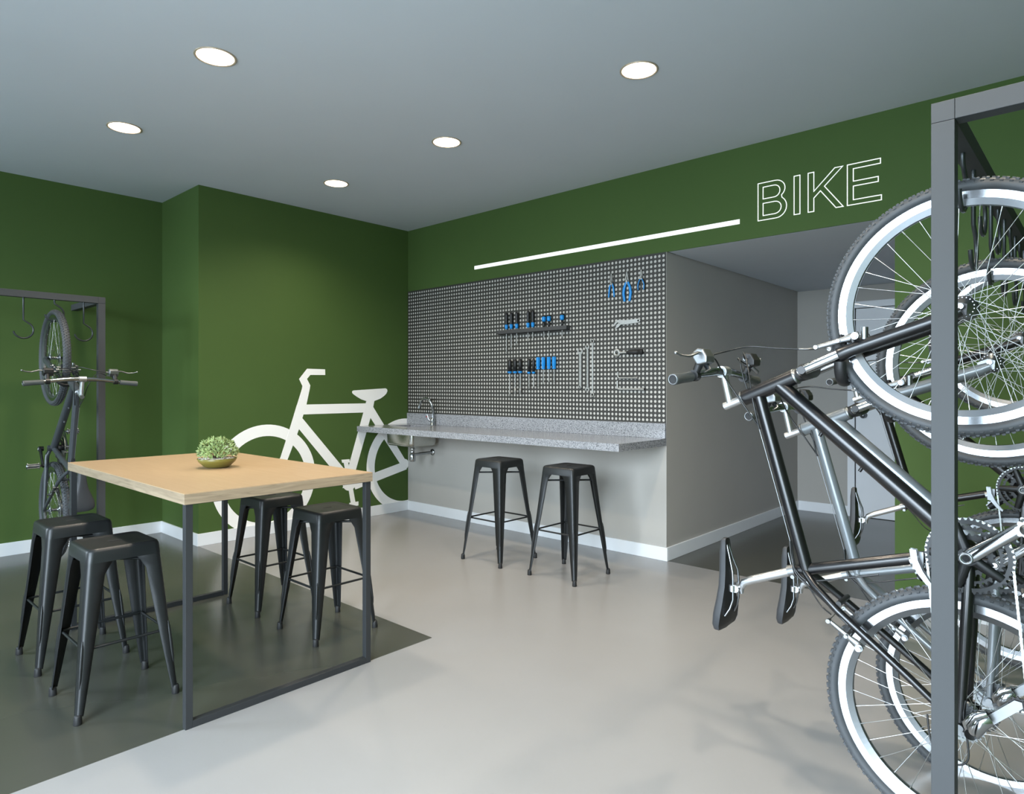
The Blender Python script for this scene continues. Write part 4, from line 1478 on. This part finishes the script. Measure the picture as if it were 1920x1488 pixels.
        arm = ca.build('crank_arm', 'chrome' if s < 0 else 'crank_black', r)
        MB().lathe([(0.008, 0.0), (0.0155, 0.0), (0.0155, 0.003), (0.012, 0.0035), (0.008, 0.001)], 20,
                   Matrix.Translation(p0 + Vector((0, s * 0.0095, 0))) @ Matrix.Rotation(PI / 2 * (1 if s < 0 else -1), 4, 'X'), closed=True).build('crank_cap', 'alloy', arm)
        # pedal
        pa = p1 + Vector((0, s * 0.006, 0))
        pm = Matrix.Translation(pa) @ Matrix.Rotation(PI / 2 * (1 if s < 0 else -1), 4, 'X')
        ped = MB().lathe([(0.0, 0.0), (0.0075, 0.0), (0.0075, 0.012), (0.013, 0.014), (0.0125, 0.03), (0.0125, 0.075), (0.013, 0.09), (0.0, 0.092)], 18, pm).build('pedal', 'alloy', r)
        for k2 in range(2):
            y2 = 0.016 if k2 == 0 else 0.082
            MB().prism([((0.0205 + 0.003 * math.cos(8 * 2 * PI * q / 48)) * math.cos(2 * PI * q / 48), (0.0205 + 0.003 * math.cos(8 * 2 * PI * q / 48)) * math.sin(2 * PI * q / 48)) for q in range(48)],
                       y2, y2 + 0.004, lambda p, q_, a_: tuple(pm @ Vector((p, q_, a_)))).build('pedal_flange', 'alloy', ped)
        for k2 in range(4):
            aa = PI / 4 + PI / 2 * k2
            MB().tube([pm @ Vector((0.0175 * math.cos(aa), 0.0175 * math.sin(aa), 0.017)), pm @ Vector((0.0175 * math.cos(aa), 0.0175 * math.sin(aa), 0.085))], 0.003, 8).build('pedal_rod', 'alloy', ped)
    fdm = MB()
    fdm.tube([T(-0.696, 0.123), T(-0.689, 0.103)], 0.0205, 18)
    fdm.box(-0.03, 0.02, -0.024, -0.012, -0.012, 0.014, Matrix.Translation((-0.68, -0.01, 0.1)))
    pts = [(-0.650, 0.116), (-0.680, 0.112), (-0.712, 0.098), (-0.738, 0.078), (-0.752, 0.058), (-0.746, 0.055), (-0.730, 0.068), (-0.706, 0.084), (-0.678, 0.096), (-0.650, 0.1)]
    fdm.prism(pts, -0.062, -0.0605, lambda p, q_, a_: (p, a_, q_))
    fdm.prism(pts, -0.046, -0.0445, lambda p, q_, a_: (p, a_, q_))
    fdm.tube([T(-0.674, 0.104, -0.026), T(-0.674, 0.104, -0.062)], 0.0065, 10)
    fdm.build('front_derailleur', 'alloy', r)
    ks = MB()
    RHB = (-1.09, 0.0)
    for k in range(7):
        gear(ks, RHB[0], RHB[1], -0.0335 - k * 0.0042, -0.0355 - k * 0.0042, 0.0535 - k * 0.0052, 28 - k * 2, 0.005, 0.014)
    ks.tube([T(RHB[0], RHB[1], -0.03), T(RHB[0], RHB[1], -0.064)], 0.017, 18)
    ks.build('cassette', 'alloy', r)
    # chain: over the big ring, over a middle cog, round the two pulleys
    big, cog = 0.0955, 0.040
    P1, P2 = Vector((-1.055, -0.064)), Vector((-1.0, -0.118))
    path = []
    bb, rh = Vector(BB), Vector(RHB)
    for k in range(15):                       # round the front of the chainring
        a = math.radians(102 - 204 * k / 14)
        path.append(bb + Vector((math.cos(a), math.sin(a))) * big)
    path.append(P2 + Vector((0.006, -0.02)))
    for k in range(5):
        a = math.radians(-70 - 150 * k / 4)
        path.append(P2 + Vector((math.cos(a), math.sin(a))) * 0.019)
    for k in range(5):
        a = math.radians(-20 + 120 * k / 4)
        path.append(P1 + Vector((math.cos(a), math.sin(a))) * 0.019)
    for k in range(9):
        a = math.radians(-75 - 185 * k / 8)
        path.append(rh + Vector((math.cos(a), math.sin(a))) * cog)
    path.append(path[0])
    dense = []
    for i in range(len(path) - 1):
        a, b = path[i], path[i + 1]
        m_ = max(1, int((b - a).length / 0.001))
        for k in range(m_):
            dense.append(a.lerp(b, k / m_))
    dense.append(path[-1])
    pins = [dense[0]]
    for p in dense:
        if (p - pins[-1]).length >= 0.0127:
            pins.append(p)
    ch = MB()
    for i in range(len(pins)):
        a, b = pins[i], pins[(i + 1) % len(pins)]
        d = b - a
        if d.length < 0.004 or d.length > 0.03:
            continue
        d = d.normalized()
        n_ = Vector((-d.y, d.x))
        R = 0.0044
        po = []
        for aa in (130, 180, 230):
            po.append(a + d * (R * math.cos(math.radians(aa))) + n_ * (R * math.sin(math.radians(aa))))
        po.append(a.lerp(b, 0.5) - n_ * 0.0026)
        for aa in (-50, 0, 50):
            po.append(b + d * (R * math.cos(math.radians(aa))) + n_ * (R * math.sin(math.radians(aa))))
        po.append(a.lerp(b, 0.5) + n_ * 0.0026)
        hw2 = 0.0036 if i % 2 else 0.0026
        tt = i / len(pins)
        ch.prism([(p.x, p.y) for p in po], -0.0515 - hw2, -0.0515 + hw2, lambda p, q_, a_: (p, a_ + 0.004, q_))
    ch.build('chain', 'chain', r)
    # rear derailleur
    rd = MB()
    rd.tube([T(-1.098, -0.024, -0.058), T(-1.098, -0.024, -0.084)], 0.013, 16)
    rd.tube([T(-1.1, -0.03, -0.074), T(-1.082, -0.036, -0.084), T(-1.058, -0.05, -0.086), T(-1.048, -0.066, -0.078)], [0.011, 0.013, 0.013, 0.010], 12, flat=(1.3, 0.7))
    rd.tube([T(-1.1, -0.018, -0.07), T(-1.07, -0.016, -0.084), T(-1.045, -0.034, -0.088), T(-1.036, -0.058, -0.08)], [0.007, 0.009, 0.009, 0.008], 12, flat=(1.2, 0.8))
    der = rd.build('rear_derailleur', 'chrome', r)
    cgm = MB()
    for yv in (-0.061, -0.043):
        cgm.prism([(P1.x - 0.012, P1.y + 0.004), (P1.x + 0.004, P1.y + 0.012), (P2.x + 0.011, P2.y + 0.006), (P2.x + 0.010, P2.y - 0.009), (P2.x - 0.004, P2.y - 0.011), (P1.x - 0.01, P1.y - 0.006)],
                  yv - 0.001, yv + 0.001, lambda p, q_, a_: (p, a_, q_))
    cgm.build('cage', 'alloy', der)
    for P in (P1, P2):
        gm = MB()
        gear(gm, P.x, P.y, -0.055, -0.049, 0.019, 11, 0.004, 0.004)
        gm.build('pulley', 'black_plastic', der)
    cable([T(-1.02, -0.012, -0.066), T(-1.06, -0.008, -0.07), T(-1.16, -0.02, -0.085), T(-1.185, 0.02, -0.085), T(-1.15, 0.06, -0.08), T(-1.08, 0.072, -0.074)], 0.0026)
    MB().tube([T(-1.09, 0.0, -0.074), T(-1.09, 0.0, -0.082)], 0.009, 12).build('axle_nut', 'alloy', r)
    MB().tube([T(0.0, 0.0, -0.06), T(0.0, 0.0, -0.068)], 0.008, 12).build('axle_nut', 'alloy', r)
    return r


def recolour(root, old, new):
    stack = [root]
    while stack:
        o = stack.pop()
        stack.extend(o.children)
        if o.type == 'MESH':
            for sl_ in o.material_slots:
                if sl_.material == M[old]:
                    sl_.link = 'OBJECT'
                    sl_.material = M[new]


XB = -0.287
bike1 = make_bike('bike_black')
bike1_parts = None
b2 = copy_tree(bike1)
b3 = copy_tree(bike1)
b4 = copy_tree(bike1)


def hang(b, x, y, z, rz, label):
    b.location = (x, y, z)
    b.rotation_euler = (0, -PI / 2, rz)
    tag(b, label, 'bicycle', 'bicycles hanging by the front wheel')


hang(bike1, XB, 2.11, 1.51, 0, 'gloss black mountain bike hanging nearest in the right rack')
hang(b2, XB, 2.11 + 3 * PITCHH, 1.38, 0, 'grey framed mountain bike hanging second in the right rack')
hang(b3, XB, 2.11 + 8 * PITCHH, 1.51, 0, 'black mountain bike hanging farthest in the right rack')
hang(b4, -5.6, 1.271, 1.51, PI, 'slate grey mountain bike hanging by the recessed left wall')


def paint_frame(b, new):
    stack = [b]
    while stack:
        o = stack.pop()
        stack.extend(o.children)
        if o.type == 'MESH' and o.name.split('.')[0] in ('frame', 'fork_leg'):
            o.material_slots[0].link = 'OBJECT'
            o.material_slots[0].material = M[new]


paint_frame(b2, 'bike_grey')
paint_frame(b4, 'bike_slate')
for o in WHEEL_PARTS.values():
    bpy.data.objects.remove(o)
